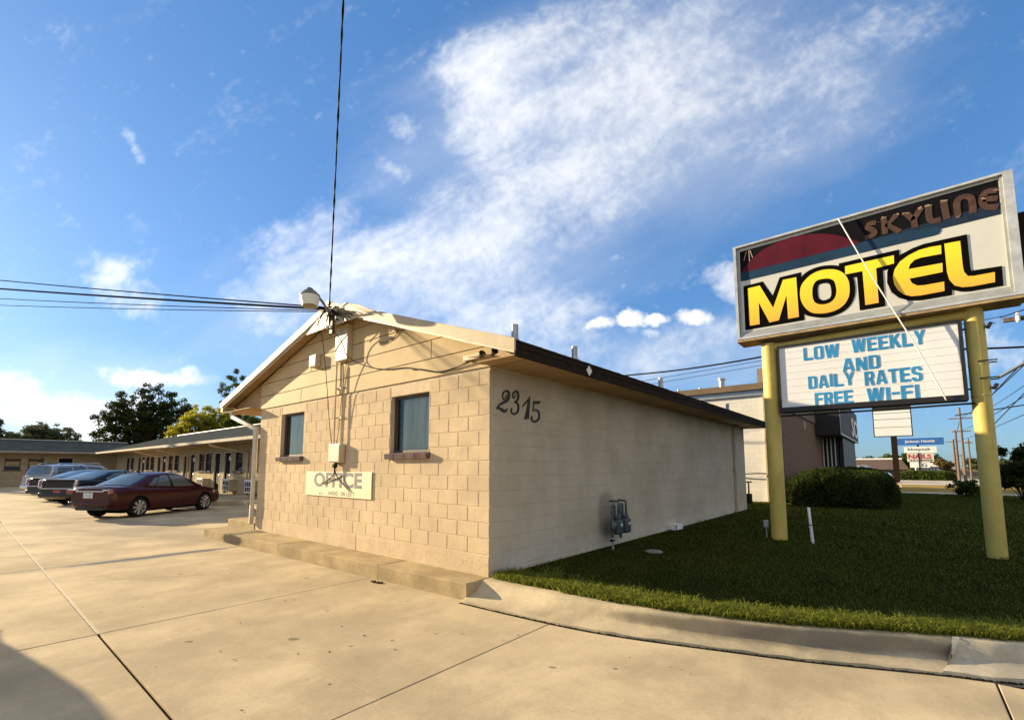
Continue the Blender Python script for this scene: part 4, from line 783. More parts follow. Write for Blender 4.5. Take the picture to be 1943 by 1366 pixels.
M['maroon'] = mat('sign_maroon', (.095, .008, .021), .6, spec=.12, var=.2, vs=3); M['inkb'] = mat('letter_outline_black', (.003, .003, .003), .75, spec=.04); M['brown'] = mat('faded_brown_letters', (.085, .038, .022), .6, var=.35, vs=10); M['flake'] = mat('peeled_paint', (.42, .28, .2), .6)
m = bpy.data.materials.new('yellow_to_orange_print'); m.use_nodes = True; q = NB(m.node_tree); s_ = q.n('ShaderNodeSeparateXYZ'); q.link(q.n('ShaderNodeTexCoord').outputs['Object'], s_.inputs[0])
q.link(q.ramp(q.m('DIVIDE', q.m('SUBTRACT', s_.outputs[2], 4.30), .85), [(.02, (.88, .42, .045)), (.45, (.90, .58, .022)), (.85, (.90, .70, .015))]), m.node_tree.nodes['Principled BSDF'].inputs['Base Color']); m.node_tree.nodes['Principled BSDF'].inputs['Roughness'].default_value = .4; M['grad'] = m
def flat(key, y, m_, name, holes=()): 
    mb = MB().poly([BK[key]] + [BK[h] for h in holes], XZ(y)); return So(mb).build(name, m_, cabm, fixn=False)
flat('dark', fy-.002, M['nearblack'], 'sky_panel'); flat('navy', fy-.004, M['navy'], 'sky_panel'); flat('blue', fy-.006, M['sblue'], 'stripe'); flat('red', fy-.008, M['maroon'], 'dome')
def sm(P, k=4): 
    P = np.array(P); n = len(P); out = []
    for i in range(n):
        p0, p1, p2, p3 = P[i-1], P[i], P[(i+1) % n], P[(i+2) % n]
        for j in range(k): t = j/k; out.append(tuple(.5*((2*p1)+(p2-p0)*t+(2*p0-5*p1+4*p2-p3)*t*t+(3*p1-p0-3*p2+p3)*t**3)))
    return out
for k in ('O', 'Oh', 'Ob', 'Obh'): BK[k] = sm(BK[k])
for i, (k, h) in enumerate((('Mb', ()), ('Ob', ('Obh',)), ('Tb', ()), ('Eb', ()), ('Lb', ()))): flat(k, fy-.005-.0012*i, M['inkb'], 'letter_outline', h)  # printed black outlines behind the yellow letters
for k, h in (('M', ()), ('O', ('Oh',)), ('T', ()), ('E', ()), ('L', ())): flat(k, fy-.0135, M['grad'], 'letter', h)
for s in BK['sky']:
    mb = MB(); stroke(mb, s, .088, XZ(fy-.010)); So(mb).build('faded_letter', M['brown'], cabm, fixn=False)
mb = MB(); rr = random.Random(8)
for s in BK['sky']:
    x, z = s[0]
    for _ in range(3): mb.add([(x+rr.uniform(-.06, .06), fy-.013, z+rr.uniform(-.03, .03)) for _ in range(3)], [(0, 1, 2)])
for s in BK['tear']: stroke(mb, s, .016, XZ(fy-.012))
So(mb).build('peeling_flake', M['flake'], cabm)
# message board
bx0, bx1, bz0, bz1, by = 2.36, 5.05, 2.69, 4.02, 5.93
msg = thing('message_board', None, None); msg.parent = sg; f2 = by+.03
mb = MB(); mb.box(bx0, bx1, by, by+.32, bz0, bz0+.09); mb.box(bx0, bx1, by, by+.32, bz1-.035, bz1); mb.box(bx0, bx0+.035, by, by+.32, bz0+.09, bz1-.035); mb.box(bx1-.05, bx1, by, by+.32, bz0+.09, bz1-.035); mb.box(bx0+.035, bx1-.05, by+.1, by+.3, bz0+.09, bz1-.035); So(mb).build('frame', M['black'], msg)
So(MB().box(bx0+.034, bx1-.049, f2, f2+.01, bz0+.088, bz1-.034)).build('face', M['face2'], msg)
mb = MB()
for k in range(1, 9): z = bz0+.09+k*.137; mb.box(bx0+.036, bx1-.051, f2-.004, f2-.0002, z, z+.005)
So(mb).build('letter_track', mat('track_grey', (.715, .715, .715), .4), msg)
M['ltr'] = mat('sign_blue_letters', (.022, .26, .56), .4, var=.2, vs=2.2)
Fm = lambda y: (lambda u, v, d: (u-3.7, y-6.1, v-.2))
sc_ = lambda x: x
t_, b_h = .34, .18
GL = {'L': (1, [[(0,0),(1,0),(1,b_h),(t_,b_h),(t_,1),(0,1)]]), 'I': (.31, [[(0,0),(1,0),(1,1),(0,1)]]), '-': (.6, [[(0,.40),(1,.40),(1,.57),(0,.57)]]),
 'E': (1, [[(0,0),(1,0),(1,b_h),(t_,b_h),(t_,.42),(.9,.42),(.9,.59),(t_,.59),(t_,1-b_h),(1,1-b_h),(1,1),(0,1)]]), 'F': (.97, [[(0,0),(t_,0),(t_,.41),(.9,.41),(.9,.58),(t_,.58),(t_,1-b_h),(1,1-b_h),(1,1),(0,1)]]),
 'T': (1, [[(.34,0),(.66,0),(.66,1-b_h),(1,1-b_h),(1,1),(0,1),(0,1-b_h),(.34,1-b_h)]]),
 'O': (1.03, [[(.22,0),(.78,0),(.95,.06),(1,.18),(1,.82),(.95,.94),(.78,1),(.22,1),(.05,.94),(0,.82),(0,.18),(.05,.06)], [(.36,.15),(.64,.15),(.69,.2),(.69,.8),(.64,.85),(.36,.85),(.31,.8),(.31,.2)]]),
 'D': (1.03, [[(0,0),(.70,0),(.93,.06),(1,.2),(1,.8),(.93,.94),(.70,1),(0,1)], [(t_,.15),(.62,.15),(.69,.22),(.69,.78),(.62,.85),(t_,.85)]]),
 'W': (1.5, [[(0,1),(.15,0),(.41,0),(.5,.52),(.59,0),(.85,0),(1,1),(.79,1),(.71,.38),(.61,1),(.39,1),(.29,.38),(.21,1)]]), 'Y': (1.08, [[(.35,0),(.65,0),(.65,.40),(1,1),(.70,1),(.5,.62),(.30,1),(0,1),(.35,.40)]]),
 'K': (1.08, [[(0,0),(t_-.02,0),(t_-.02,.30),(.40,.44),(.70,0),(1.02,0),(.60,.62),(.98,1),(.66,1),(t_-.02,.62),(t_-.02,1),(0,1)]]), 'A': (1.14, [[(0,0),(.26,0),(.31,.19),(.69,.19),(.74,0),(1,0),(.69,1),(.31,1)], [(.36,.35),(.64,.35),(.5,.84)]]),
 'N': (1.03, [[(0,0),(.28,0),(.28,.52),(.68,0),(1,0),(1,1),(.72,1),(.72,.48),(.32,1),(0,1)]]), 'R': (1.04, [[(0,0),(t_,0),(t_,.40),(.48,.40),(.68,0),(1,0),(.82,.44),(.97,.56),(.97,.86),(.80,1),(0,1)], [(t_,.56),(.58,.56),(.66,.62),(.66,.79),(.58,.84),(t_,.84)]]),
 'S': (1, [[(0,.28),(0,.14),(.2,0),(.8,0),(1,.14),(1,.45),(.8,.57),(.32,.66),(.32,.80),(.38,.85),(.62,.85),(.68,.80),(.68,.71),(1,.71),(1,.86),(.8,1),(.2,1),(0,.86),(0,.60),(.2,.48),(.68,.38),(.68,.20),(.62,.15),(.38,.15),(.32,.20),(.32,.28)]])}
for wd, c in BK['words'].items():
    u0, u1 = (c[0][0]+c[2][0])/2, (c[1][0]+c[3][0])/2; v0, v1 = (c[2][1]+c[3][1])/2, (c[0][1]+c[1][1])/2
    k = (f2-.006+4.52)/(5.97+4.52); u0, u1 = [4.17+(u-4.17)*k for u in (u0, u1)]; v0, v1 = [1.6+(v-1.6)*k for v in (v0, v1)]; gap = .17
    tot = sum(GL[ch][0] for ch in wd)+gap*(len(wd)-1); sc_ = (u1-u0)/tot; x = u0; rr = random.Random(wd)
    for ch in wd:
        wl = GL[ch][0]*sc_; dz = rr.uniform(-.008, .008); 
        Q = MB().poly(GL[ch][1], lambda u, v, d: (x+u*wl, f2-.006+d, v0+dz+v*(v1-v0)), .003); So(Q).build('letter', M['ltr'], msg); x += wl+gap*sc_
# hanging hardware
mb = MB()
for x in (2.62, 3.35, 4.3, 4.9): mb.tube([(x, 6.08, 4.0), (x, 6.08, 4.05)], .012, 6)
for z in (3.86, 2.86): mb.box(bx1-.01, 5.36, 6.05, 6.07, z, z+.03); mb.bbox((.05, .12, .09), Matrix.Translation((5.375, 6.06, z+.03)) @ Matrix.Rotation(R(25), 4, 'Y'), .01)
for z in (3.30, 3.02): mb.box(5.20, 5.42, 5.965, 5.98, z, z+.02); mb.box(5.28, 5.44, 6.2, 6.22, z, z+.02)
So(mb).build('bracket', M['black'], sg)
wire('sign_cable', [(3.52, 5.80, 6.25), (3.95, 5.785, 5.0), (4.44, 5.80, 3.71), (4.72, 5.86, 2.89), (4.78, 5.90, 2.70)], .011, 'pale slack cable hanging across the face of the motel sign', sub=6, m=M['white'], sag=.0)
wire('sign_cable', curve([(2.36, 6.0, 2.62), (3.0, 5.97, 2.615), (4.0, 5.97, 2.62), (4.9, 5.97, 2.63), (5.12, 6.0, 2.63)]), .019, 'black cable strung between the posts under the message board', sub=1)
eb = thing('outlet_box', 'small grey electrical outlet box at the foot of the left sign post', 'electrical box', (1.98, 6.05, .2)); MB().bbox((.09, .06, .14), Matrix.Translation((0, 0, .28)), .008).build('box', M['metal'], eb); MB().tube([(0, 0, -.02), (0, 0, .22)], .014, 8).build('conduit', M['metal'], eb)
st = thing('marker_stake', 'white pipe marker leaning in the lawn beside the left sign post', 'marker post', (2.78, 5.89, .19), R(20))
mb = MB(); m4 = Matrix.Rotation(R(-3), 4, 'Y'); mb.lathe([(.028, -.03), (.028, .30), (.030, .31), (.024, .36), (.024, .66), (.02, .665), (.02, .5)], m4, 16); mb.build('pipe', M['white'], st, smooth=40)
MB().lathe([(.029, .33), (.030, .335), (.030, .345), (.029, .35)], m4, 16).build('tie', M['black'], st)
# ================================================================== CARS
def cpaint(name, col, metal=.3, rough=.25, coat=.5):
    m = bpy.data.materials.new(name); m.use_nodes = True; p = m.node_tree.nodes['Principled BSDF']; q = NB(m.node_tree)
    n = q.noise(q.n('ShaderNodeTexCoord').outputs['Object'], 6, 5, .7).outputs[0]
    q.link(q.mix(q.m('MULTIPLY', q.sstep(n, .5, .75), .06), col, (.22, .19, .15)), p.inputs['Base Color']); p.inputs['Metallic'].default_value = metal
    q.link(q.m('ADD', rough, q.m('MULTIPLY', n, .12)), p.inputs['Roughness']); p.inputs['Coat Weight'].default_value = coat; p.inputs['Coat Roughness'].default_value = .05; p.inputs['Specular IOR Level'].default_value = .3; return m
M['chrome'] = mat('chrome', (.75, .75, .76), .16, metal=1.0, var=.03); M['tailred'] = mat('tail_lamp_red', (.22, .012, .012), .2, spec=.8, coat=.6); M['lens'] = mat('lamp_lens_clear', (.55, .52, .5), .15, spec=.8, coat=.6)
M['plate'] = mat('plate_white', (.55, .57, .6), .5, var=.2, vs=14); M['rim'] = mat('alloy_rim', (.46, .46, .47), .3, metal=.8, var=.08); M['liner'] = mat('arch_liner', (.006, .006, .006), .9); M['cglass'] = glass('car_glass', (.085, .11, .115), .05, 1.0); M['cabin'] = mat('cabin_dark', (.05, .05, .05), .9)
M['headrest'] = mat('seat_cloth', (.10, .11, .11), .9)
def lerp(a, c, t): return a+(c-a)*t
def car(name, label, paint, P, loc, head, rear):
    """P: proportions in metres, x forward from the rear bumper"""
    t = thing(name, label, 'car', (*loc, 0), R(head), None); L, W = P['L'], P['W']; hw = W/2; rw, fw_ = P['rw'], P['rw']+P['wb']; wr = P['wr']
    # lower body: stations (x, zbottom, ztop, halfwidth scale)
    B = P['body']; vs = []; fs = []; xs_ = np.linspace(0, L, 49); tb = np.array(B)
    def at(x, k):
        return float(np.interp(x, tb[:, 0], tb[:, k]))
    prof = lambda zb, zt, w: [(0, zb), (.82*w, zb), (.955*w, zb+.06), (.995*w, lerp(zb, zt, .30)), (1.0*w, lerp(zb, zt, .52)), (.985*w, lerp(zb, zt, .74)), (.955*w, lerp(zb, zt, .90)), (.90*w, zt-.012), (.80*w, zt+.004), (.45*w, zt+.022), (0, zt+.028)]
    n = None
    for x in xs_:
        zb, zt, w = at(x, 1), at(x, 2), at(x, 3)*hw; pr = prof(zb, zt, w); ring = [(x, y, z) for y, z in pr] + [(x, -y, z) for y, z in pr[-2:0:-1]]; n = len(ring); vs += ring
    for i in range(len(xs_)-1):
        for k in range(n): fs.append((i*n+k, i*n+(k+1) % n, (i+1)*n+(k+1) % n, (i+1)*n+k))
    fs.append(tuple(range(n-1, -1, -1))); fs.append(tuple((len(xs_)-1)*n+k for k in range(n)))
    bm = bmesh.new(); me = bpy.data.meshes.new('body'); me.from_pydata(vs, [], fs); bm.from_mesh(me); bmesh.ops.recalc_face_normals(bm, faces=bm.faces); bm.to_mesh(me); bm.free()
    bo = bpy.data.objects.new('body', me); COL.objects.link(bo); cut = MB()
    for x in (rw, fw_):
        for s in (-1, 1): cut.lathe([(wr*1.13, 0), (wr*1.13, .34)], Matrix.Translation((x, s*(hw-.24) if s > 0 else -(hw+.10), wr)) @ Matrix.Rotation(R(-90), 4, 'X'), 36)
    co = cut.build('cut', None)
    md = bo.modifiers.new('b', 'BOOLEAN'); md.object = co; md.operation = 'DIFFERENCE'; md.solver = 'EXACT'; bpy.context.view_layer.update()
    me2 = bpy.data.meshes.new_from_object(bo.evaluated_get(bpy.context.evaluated_depsgraph_get())); bpy.data.objects.remove(bo); bpy.data.objects.remove(co)
    me2.name = 'body'; me2.materials.clear(); me2.polygons.foreach_set('use_smooth', [True]*len(me2.polygons)); me2.set_sharp_from_angle(angle=R(38)); body = link('body', me2, paint, t)
    # cabin: ruled patches between belt line and roof
    xA, xB, xC, xD, zr_ = P['xA'], P['xB'], P['xC'], P['xD'], P['H']; wb_, wt_ = hw*.93, hw*P.get('tum', .70)
    belt = lambda x: at(x, 2)-.012
    def roofz(x): u = (x-xC)/(xB-xC); return zr_ - .05*(2*u-1)**2 + P.get('rk', 0)*(1-u)
    NS = 24; low = []; top = []
    for i in range(NS+1):
        u = i/NS; xl = lerp(xD, xA, u); xt = lerp(xC, xB, u); low.append((xl, wb_*(1-.10*abs(2*u-1)**3), belt(xl))); top.append((xt, wt_*(1-.06*abs(2*u-1)**3), roofz(xt)-.045))
    def side(u, v, s, o=0.0):
        i = u*NS; k = min(int(i), NS-1); f = i-k; a = [lerp(low[k][j], low[k+1][j], f) for j in range(3)]; c = [lerp(top[k][j], top[k+1][j], f) for j in range(3)]
        bul = .035*4*v*(1-v); p = [lerp(a[j], c[j], v) for j in range(3)]; return (p[0], s*(p[1]+bul+o), p[2]+o*.3)
    mb = MB()
    def grid(f, nu, nv, flip=False):
        o = len(mb.v); mb.v += [f(i/nu, j/nv) for i in range(nu+1) for j in range(nv+1)]
        for i in range(nu):
            for j in range(nv): q = (o+i*(nv+1)+j, o+(i+1)*(nv+1)+j, o+(i+1)*(nv+1)+j+1, o+i*(nv+1)+j+1); mb.f.append(q[::-1] if flip else q)
    for s in (-1, 1): grid(lambda u, v: side(u, v, s), NS, 6, s > 0)
    def roofp(u, v):                                      # u along, v across
        a = side(u, 1, -1); c = side(u, 1, 1); y = lerp(a[1], c[1], v); return (lerp(a[0], c[0], v), y, a[2] + .055*(1-(2*v-1)**2)**.7)
    grid(roofp, NS, 10)
    def endp(u, v, e, o=0.0):                             # windscreen / rear window: u up, v across
        a = side(e, u, -1); c = side(e, u, 1); bow = (1-(2*v-1)**2)*(.07 if e else -.07)*(1-.3*u); return (lerp(a[0], c[0], v)+bow*(1 if True else 0)+(o if e else -o), lerp(a[1], c[1], v), lerp(a[2], c[2], v)+(.055*(1-(2*v-1)**2)**.7)*u + .03*(1-u)*(1-(2*v-1)**2)+o)
    for e in (0, 1): grid(lambda u, v: endp(u, v, e), 8, 10, bool(e))
    mb.build('roof', paint, t, smooth=50)
    for e, nm in ((0, 'rear_window'), (1, 'windscreen')):
        mb = MB(); grid(lambda u, v: endp(.07+u*.86, .06+v*.88, e, .008), 6, 12); mb.build(nm, M['cglass'], t, smooth=True)
    for s in (-1, 1):
        for (u0, u1, v0, v1) in P['win']:
            mb = MB(); grid(lambda u, v: side(lerp(u0, u1, u), lerp(v0, v1, v), s, .008), 10, 4); mb.build('side_window', M['cglass'], t, smooth=True)
            if P.get('wtrim'):
                mb = MB(); E = [side(lerp(u0, u1, k/10), v1, s, .012) for k in range(11)]; E2 = [side(u0, lerp(v0, v1, k/4), s, .012) for k in range(5)]; E3 = [side(lerp(u0, u1, k/10), v0, s, .012) for k in range(11)]
                mb.tube(E3[::-1]+E2[1:]+E[1:], .013, 5); mb.build('window_trim', M['chrome'], t, smooth=True)
    # wheels
    for x in (rw, fw_):
        for s in (-1, 1):
            wv = thing('wheel', None, None, (x, s*(hw-.115), wr)); wv.parent = t; wv.rotation_euler = (R(-90 if s > 0 else 90), 0, 0); r = wr; rr_ = wr*.70
            MB().lathe([(rr_, -.10), (r*.93, -.105), (r, -.075), (r, .075), (r*.93, .105), (rr_, .10), (rr_, -.10)], Matrix(), 32, cap=False).build('tyre', M['rubber'], wv, smooth=40)
            mb = MB(); mb.lathe([(rr_, .10), (rr_*.95, .085), (rr_*.93, .02), (rr_*.93, -.09)], Matrix(), 32, cap=False)
            for k in range(P.get('sp', 7)):
                a = 2*math.pi*k/P.get('sp', 7)
                for da in (-.13, .13): mb.tube([(rr_*.12*math.cos(a), rr_*.12*math.sin(a), .075), (rr_*.55*math.cos(a+da*.5), rr_*.55*math.sin(a+da*.5), .088), (rr_*.96*math.cos(a+da), rr_*.96*math.sin(a+da), .075)], [.03, .022, .026], 6)
            mb.lathe([(.075, .06), (.07, .09), (.001, .095)], Matrix(), 16); mb.build('rim', M['rim'], wv, smooth=50)
            MB().lathe([(rr_*.9, .03), (.001, .03)], Matrix(), 24).build('brake_disc', M['liner'], wv)
    mb = MB()
    for x in (rw, fw_): mb.box(x-wr*1.05, x+wr*1.05, -hw+.23, hw-.23, .2, wr*1.9)
    mb.box(.5, L-.5, -hw+.2, hw-.2, .16, .30); mb.build('underbody', M['liner'], t)
    # mirrors, plate, lamps
    for s in (-1, 1):
        MB().bbox((.10, .17, .12), Matrix.Translation((xA-.42, s*(hw+.05), belt(xA)+.06)) @ Matrix.Rotation(R(10*s), 4, 'Z'), .03, 2).build('mirror', paint, t, smooth=50)
        MB().bbox((.16, .05, .035), Matrix.Translation((lerp(xD, xA, .40), s*(hw*.985), belt(2.2)-.10)), .012).build('door_handle', P.get('hm', paint), t, smooth=50)
        hb = at(L-.3, 2); MB().bbox((.42, .34, .13), Matrix.Translation((L-.33, s*(hw*.68), hb-.12)) @ Matrix.Rotation(R(-18*s), 4, 'Z'), .05, 2).build('headlight', M['lens'], t, smooth=50)
    for s in (-1, 1): MB().tube([side(.5, 0.02, s, .010), side(.5, .5, s, .010), side(.5, .98, s, .010)], .022, 5).build('pillar', M['black'], t, smooth=True)
    for u in (.36, .66):
        for s in (-1, 1): MB().tube([(lerp(xD, xA, u), s*(hw*1.0), P['body'][4][1]+.12), (lerp(xD, xA, u), s*(hw*1.003), .55), (lerp(xD, xA, u), s*(hw*.945), belt(2.2)-.03)], .004, 4).build('door_seam', M['liner'], t)
    rear(t, hw, at); return t
def rear_compact(t, hw, at):
    z = at(.1, 2); x = .045
    for s in (-1, 1):
        m4 = Matrix.Translation((.055, s*hw*.74, z-.13)) @ Matrix.Rotation(R(24*s), 4, 'Z'); MB().bbox((.10, .40, .15), m4, .03, 2).build('tail_lamp', M['tailred'], t, smooth=50)
        m4 = Matrix.Translation((.015, s*hw*.62, z-.085)) @ Matrix.Rotation(R(22*s), 4, 'Z'); MB().bbox((.10, .36, .035), m4, .01, 2).build('tail_lamp_strip', M['lens'], t, smooth=50)
    MB().bbox((.04, .34, .17), Matrix.Translation((.0, .05, z-.25)), .008).build('license_plate', M['plate'], t)
    MB().bbox((.05, 1.0, .035), Matrix.Translation((.005, 0, z-.125)), .01).build('trunk_trim', M['chrome'], t)
    MB().bbox((.12, hw*1.78, .10), Matrix.Translation((.03, 0, .50)), .035, 3).build('bumper', t.children[0].data.materials[0], t, smooth=50)
    MB().bbox((.03, hw*1.2, .10), Matrix.Translation((.02, 0, .33)), .02).build('diffuser', M['black'], t)
    MB().bbox((.14, .05, .05), Matrix.Translation((1.55, 0, 1.455)) @ Matrix.Rotation(R(10), 4, 'Y'), .015).build('antenna', M['black'], t)
def rear_big(t, hw, at):
    z = at(.1, 2)
    for s in (-1, 1):
        m4 = Matrix.Translation((.03, s*hw*.86, z-.17)) @ Matrix.Rotation(R(22*s), 4, 'Z') @ Matrix.Rotation(R(8), 4, 'Y'); MB().bbox((.10, .15, .33), m4, .025, 2).build('tail_lamp_surround', M['chrome'], t, smooth=50); MB().bbox((.115, .10, .27), m4, .025, 2).build('tail_lamp', M['tailred'], t, smooth=50)
    MB().bbox((.05, hw*1.70, .035), Matrix.Translation((.012, 0, z-.37)), .012).build('bumper_trim', M['chrome'], t); MB().bbox((.03, .70, .025), Matrix.Translation((.03, 0, z-.13)), .008).build('trunk_trim', M['chrome'], t)
    MB().bbox((.03, .33, .14), Matrix.Translation((.005, 0, z-.50)), .008).build('license_plate', M['tailred'], t)
    MB().bbox((.14, hw*1.84, .18), Matrix.Translation((.04, 0, .46)), .05, 3).build('bumper', t.children[0].data.materials[0], t, smooth=50)
    MB().bbox((.10, hw*1.76, .03), Matrix.Translation((.05, 0, z+.015)), .01).build('trunk_edge', M['chrome'], t)
def rear_suv(t, hw, at):
    for s in (-1, 1): MB().bbox((.12, .16, .34), Matrix.Translation((.07, s*hw*.84, .98)) @ Matrix.Rotation(R(15*s), 4, 'Z'), .03, 2).build('tail_lamp', M['tailred'], t, smooth=50)
    MB().bbox((.16, hw*1.86, .17), Matrix.Translation((.03, 0, .55)), .05, 3).build('bumper', M['chrome'], t, smooth=50); MB().bbox((.04, .8, .05), Matrix.Translation((.03, 0, .93)), .012).build('tailgate_trim', M['chrome'], t)
    MB().bbox((.03, .33, .16), Matrix.Translation((.03, 0, .80)), .008).build('license_plate', M['plate'], t)
    for s in (-1, 1):
        mb = MB(); mb.tube([(.55, s*hw*.62, 1.80), (.75, s*hw*.63, 1.85), (2.8, s*hw*.63, 1.86), (3.0, s*hw*.62, 1.81)], .02, 6); mb.build('roof_rail', M['chrome'], t, smooth=True)
    mb = MB()
    for x in (1.0, 1.7, 2.4): mb.box(x, x+.06, -hw*.62, hw*.62, 1.845, 1.87)
    mb.build('roof_bar', M['black'], t)
sedan = dict(L=4.52, W=1.68, rw=.92, wb=2.70, wr=.325, H=1.46, xA=3.60, xB=2.62, xC=1.50, xD=.66, sp=8, rk=-.02,
    body=[(0, .42, .93, .80), (.06, .34, .985, .88), (.2, .28, 1.0, .94), (.55, .22, 1.0, .985), (1.3, .20, .955, 1.0), (2.4, .19, .91, 1.0), (3.3, .20, .91, .99), (3.7, .20, .89, .97), (4.2, .22, .80, .92), (4.45, .26, .71, .84), (4.56, .34, .62, .74), (4.62, .42, .54, .62)],
    win=[(.17, .26, .12, .72), (.275, .49, .10, .86), (.53, .86, .08, .86)])
big_ = dict(L=5.05, W=1.90, rw=1.08, wb=3.05, wr=.36, H=1.49, xA=3.75, xB=2.95, xC=1.75, xD=.75, sp=7, hm=M['chrome'], wtrim=True, tum=.72,
    body=[(0, .45, 1.0, .86), (.05, .36, 1.09, .92), (.2, .28, 1.10, .96), (.6, .24, 1.095, .99), (1.3, .22, 1.07, 1.0), (2.4, .20, 1.04, 1.0), (3.4, .21, 1.04, .99), (3.8, .22, 1.02, .98), (4.5, .24, .97, .95), (4.9, .28, .92, .9), (5.0, .34, .8, .85), (5.05, .42, .66, .78)],
    win=[(.16, .46, .10, .80), (.50, .84, .08, .80)])
suv_ = dict(L=5.1, W=1.93, rw=1.12, wb=3.04, wr=.385, H=1.80, xA=3.85, xB=3.05, xC=.28, xD=.10, sp=6, tum=.76, rk=-.02,
    body=[(0, .50, 1.12, .90), (.05, .42, 1.17, .93), (.2, .36, 1.18, .96), (.6, .32, 1.18, .99), (1.3, .30, 1.17, 1.0), (2.4, .28, 1.16, 1.0), (3.4, .28, 1.16, .99), (3.85, .29, 1.15, .98), (4.5, .30, 1.10, .95), (4.95, .34, 1.02, .9), (5.05, .40, .85, .85), (5.1, .46, .72, .8)],
    win=[(.07, .30, .14, .82), (.33, .56, .12, .84), (.60, .88, .10, .84)])
def cpos(lat, dep): 
    f = (-math.sin(yaw), math.cos(yaw)); r_ = (math.cos(yaw), math.sin(yaw)); return (4.17+f[0]*dep+r_[0]*lat, -4.52+f[1]*dep+r_[1]*lat)
car('parked_sedan', 'dark maroon compact sedan parked nearest the office', cpaint('maroon_paint', (.038, .0015, .004), 0, .25, .22), sedan, (-15.2, -1.75), 122, rear_compact)
car('parked_sedan', 'large black sedan with chrome window trim between the maroon and the dark sedan', cpaint('black_paint_car', (.004, .004, .005), 0, .25, .25), big_, (-23.1, -1.67), 124, rear_big)
car('parked_sedan', 'dark grey sedan mostly hidden between the black sedan and silver suv', cpaint('charcoal_paint', (.008, .009, .011), 0, .25, .3), big_, (-27.2, -1.75), 124, rear_big)
suvp = cpaint('silver_paint', (.36, .36, .40), .5)
car('parked_suv', 'silver suv with roof rails at the far end of the row', suvp, suv_, (-32.2, -1.6), 124, rear_suv)
car('parked_suv', 'unseen silver suv added to cast the shadow on the pavement', suvp, suv_, (-5.95, -5.26), 268, rear_suv)  # unseen vehicle added as a guessed caster for the pavement shadow
# ================================================================== MOTEL WINGS
M['wblock'] = mat('wing_block', (.44, .35, .235), .85, var=.14, vs=1.0, bump=.5, bs=40); M['wroof'] = mat('wing_shingle', (.075, .083, .083), .9, var=.22, vs=1.6, bump=.5, bs=30); M['door'] = mat('dark_door', (.010, .008, .008), .7)
M['wfloor'] = M['curb']
def wing_wall_mat():
    m = bpy.data.materials.new('wing_wall_paint'); m.use_nodes = True; q = NB(m.node_tree); p = m.node_tree.nodes['Principled BSDF']
    P = q.n('ShaderNodeTexCoord').outputs['Object']; s = q.n('ShaderNodeSeparateXYZ'); q.link(P, s.inputs[0]); V2 = q.comb(q.m('ADD', s.outputs[0], s.outputs[1]), s.outputs[2])
    br = q.n('ShaderNodeTexBrick'); q.link(V2, br.inputs['Vector']); br.inputs['Scale'].default_value = 1; br.inputs['Brick Width'].default_value = .4; br.inputs['Row Height'].default_value = .2; br.inputs['Mortar Size'].default_value = .012; br.inputs['Mortar Smooth'].default_value = .3
    br.inputs['Color1'].default_value = (.42, .33, .21, 1); br.inputs['Color2'].default_value = (.36, .28, .175, 1); br.inputs['Mortar'].default_value = (.50, .42, .28, 1)
    n = q.noise(P, 2.5, 6, .65).outputs[0]; q.link(q.mix(q.m('MULTIPLY', q.sstep(n, .5, .7), .3), br.outputs[0], (.30, .23, .15)), p.inputs['Base Color']); p.inputs['Roughness'].default_value = .9; p.inputs['Specular IOR Level'].default_value = .06
    bp = q.n('ShaderNodeBump'); bp.inputs['Strength'].default_value = .6; bp.inputs['Distance'].default_value = .01; bp.invert = True; q.link(br.outputs['Fac'], bp.inputs['Height']); q.link(bp.outputs[0], p.inputs['Normal']); return m
M['wwall'] = wing_wall_mat()
FLR = .2
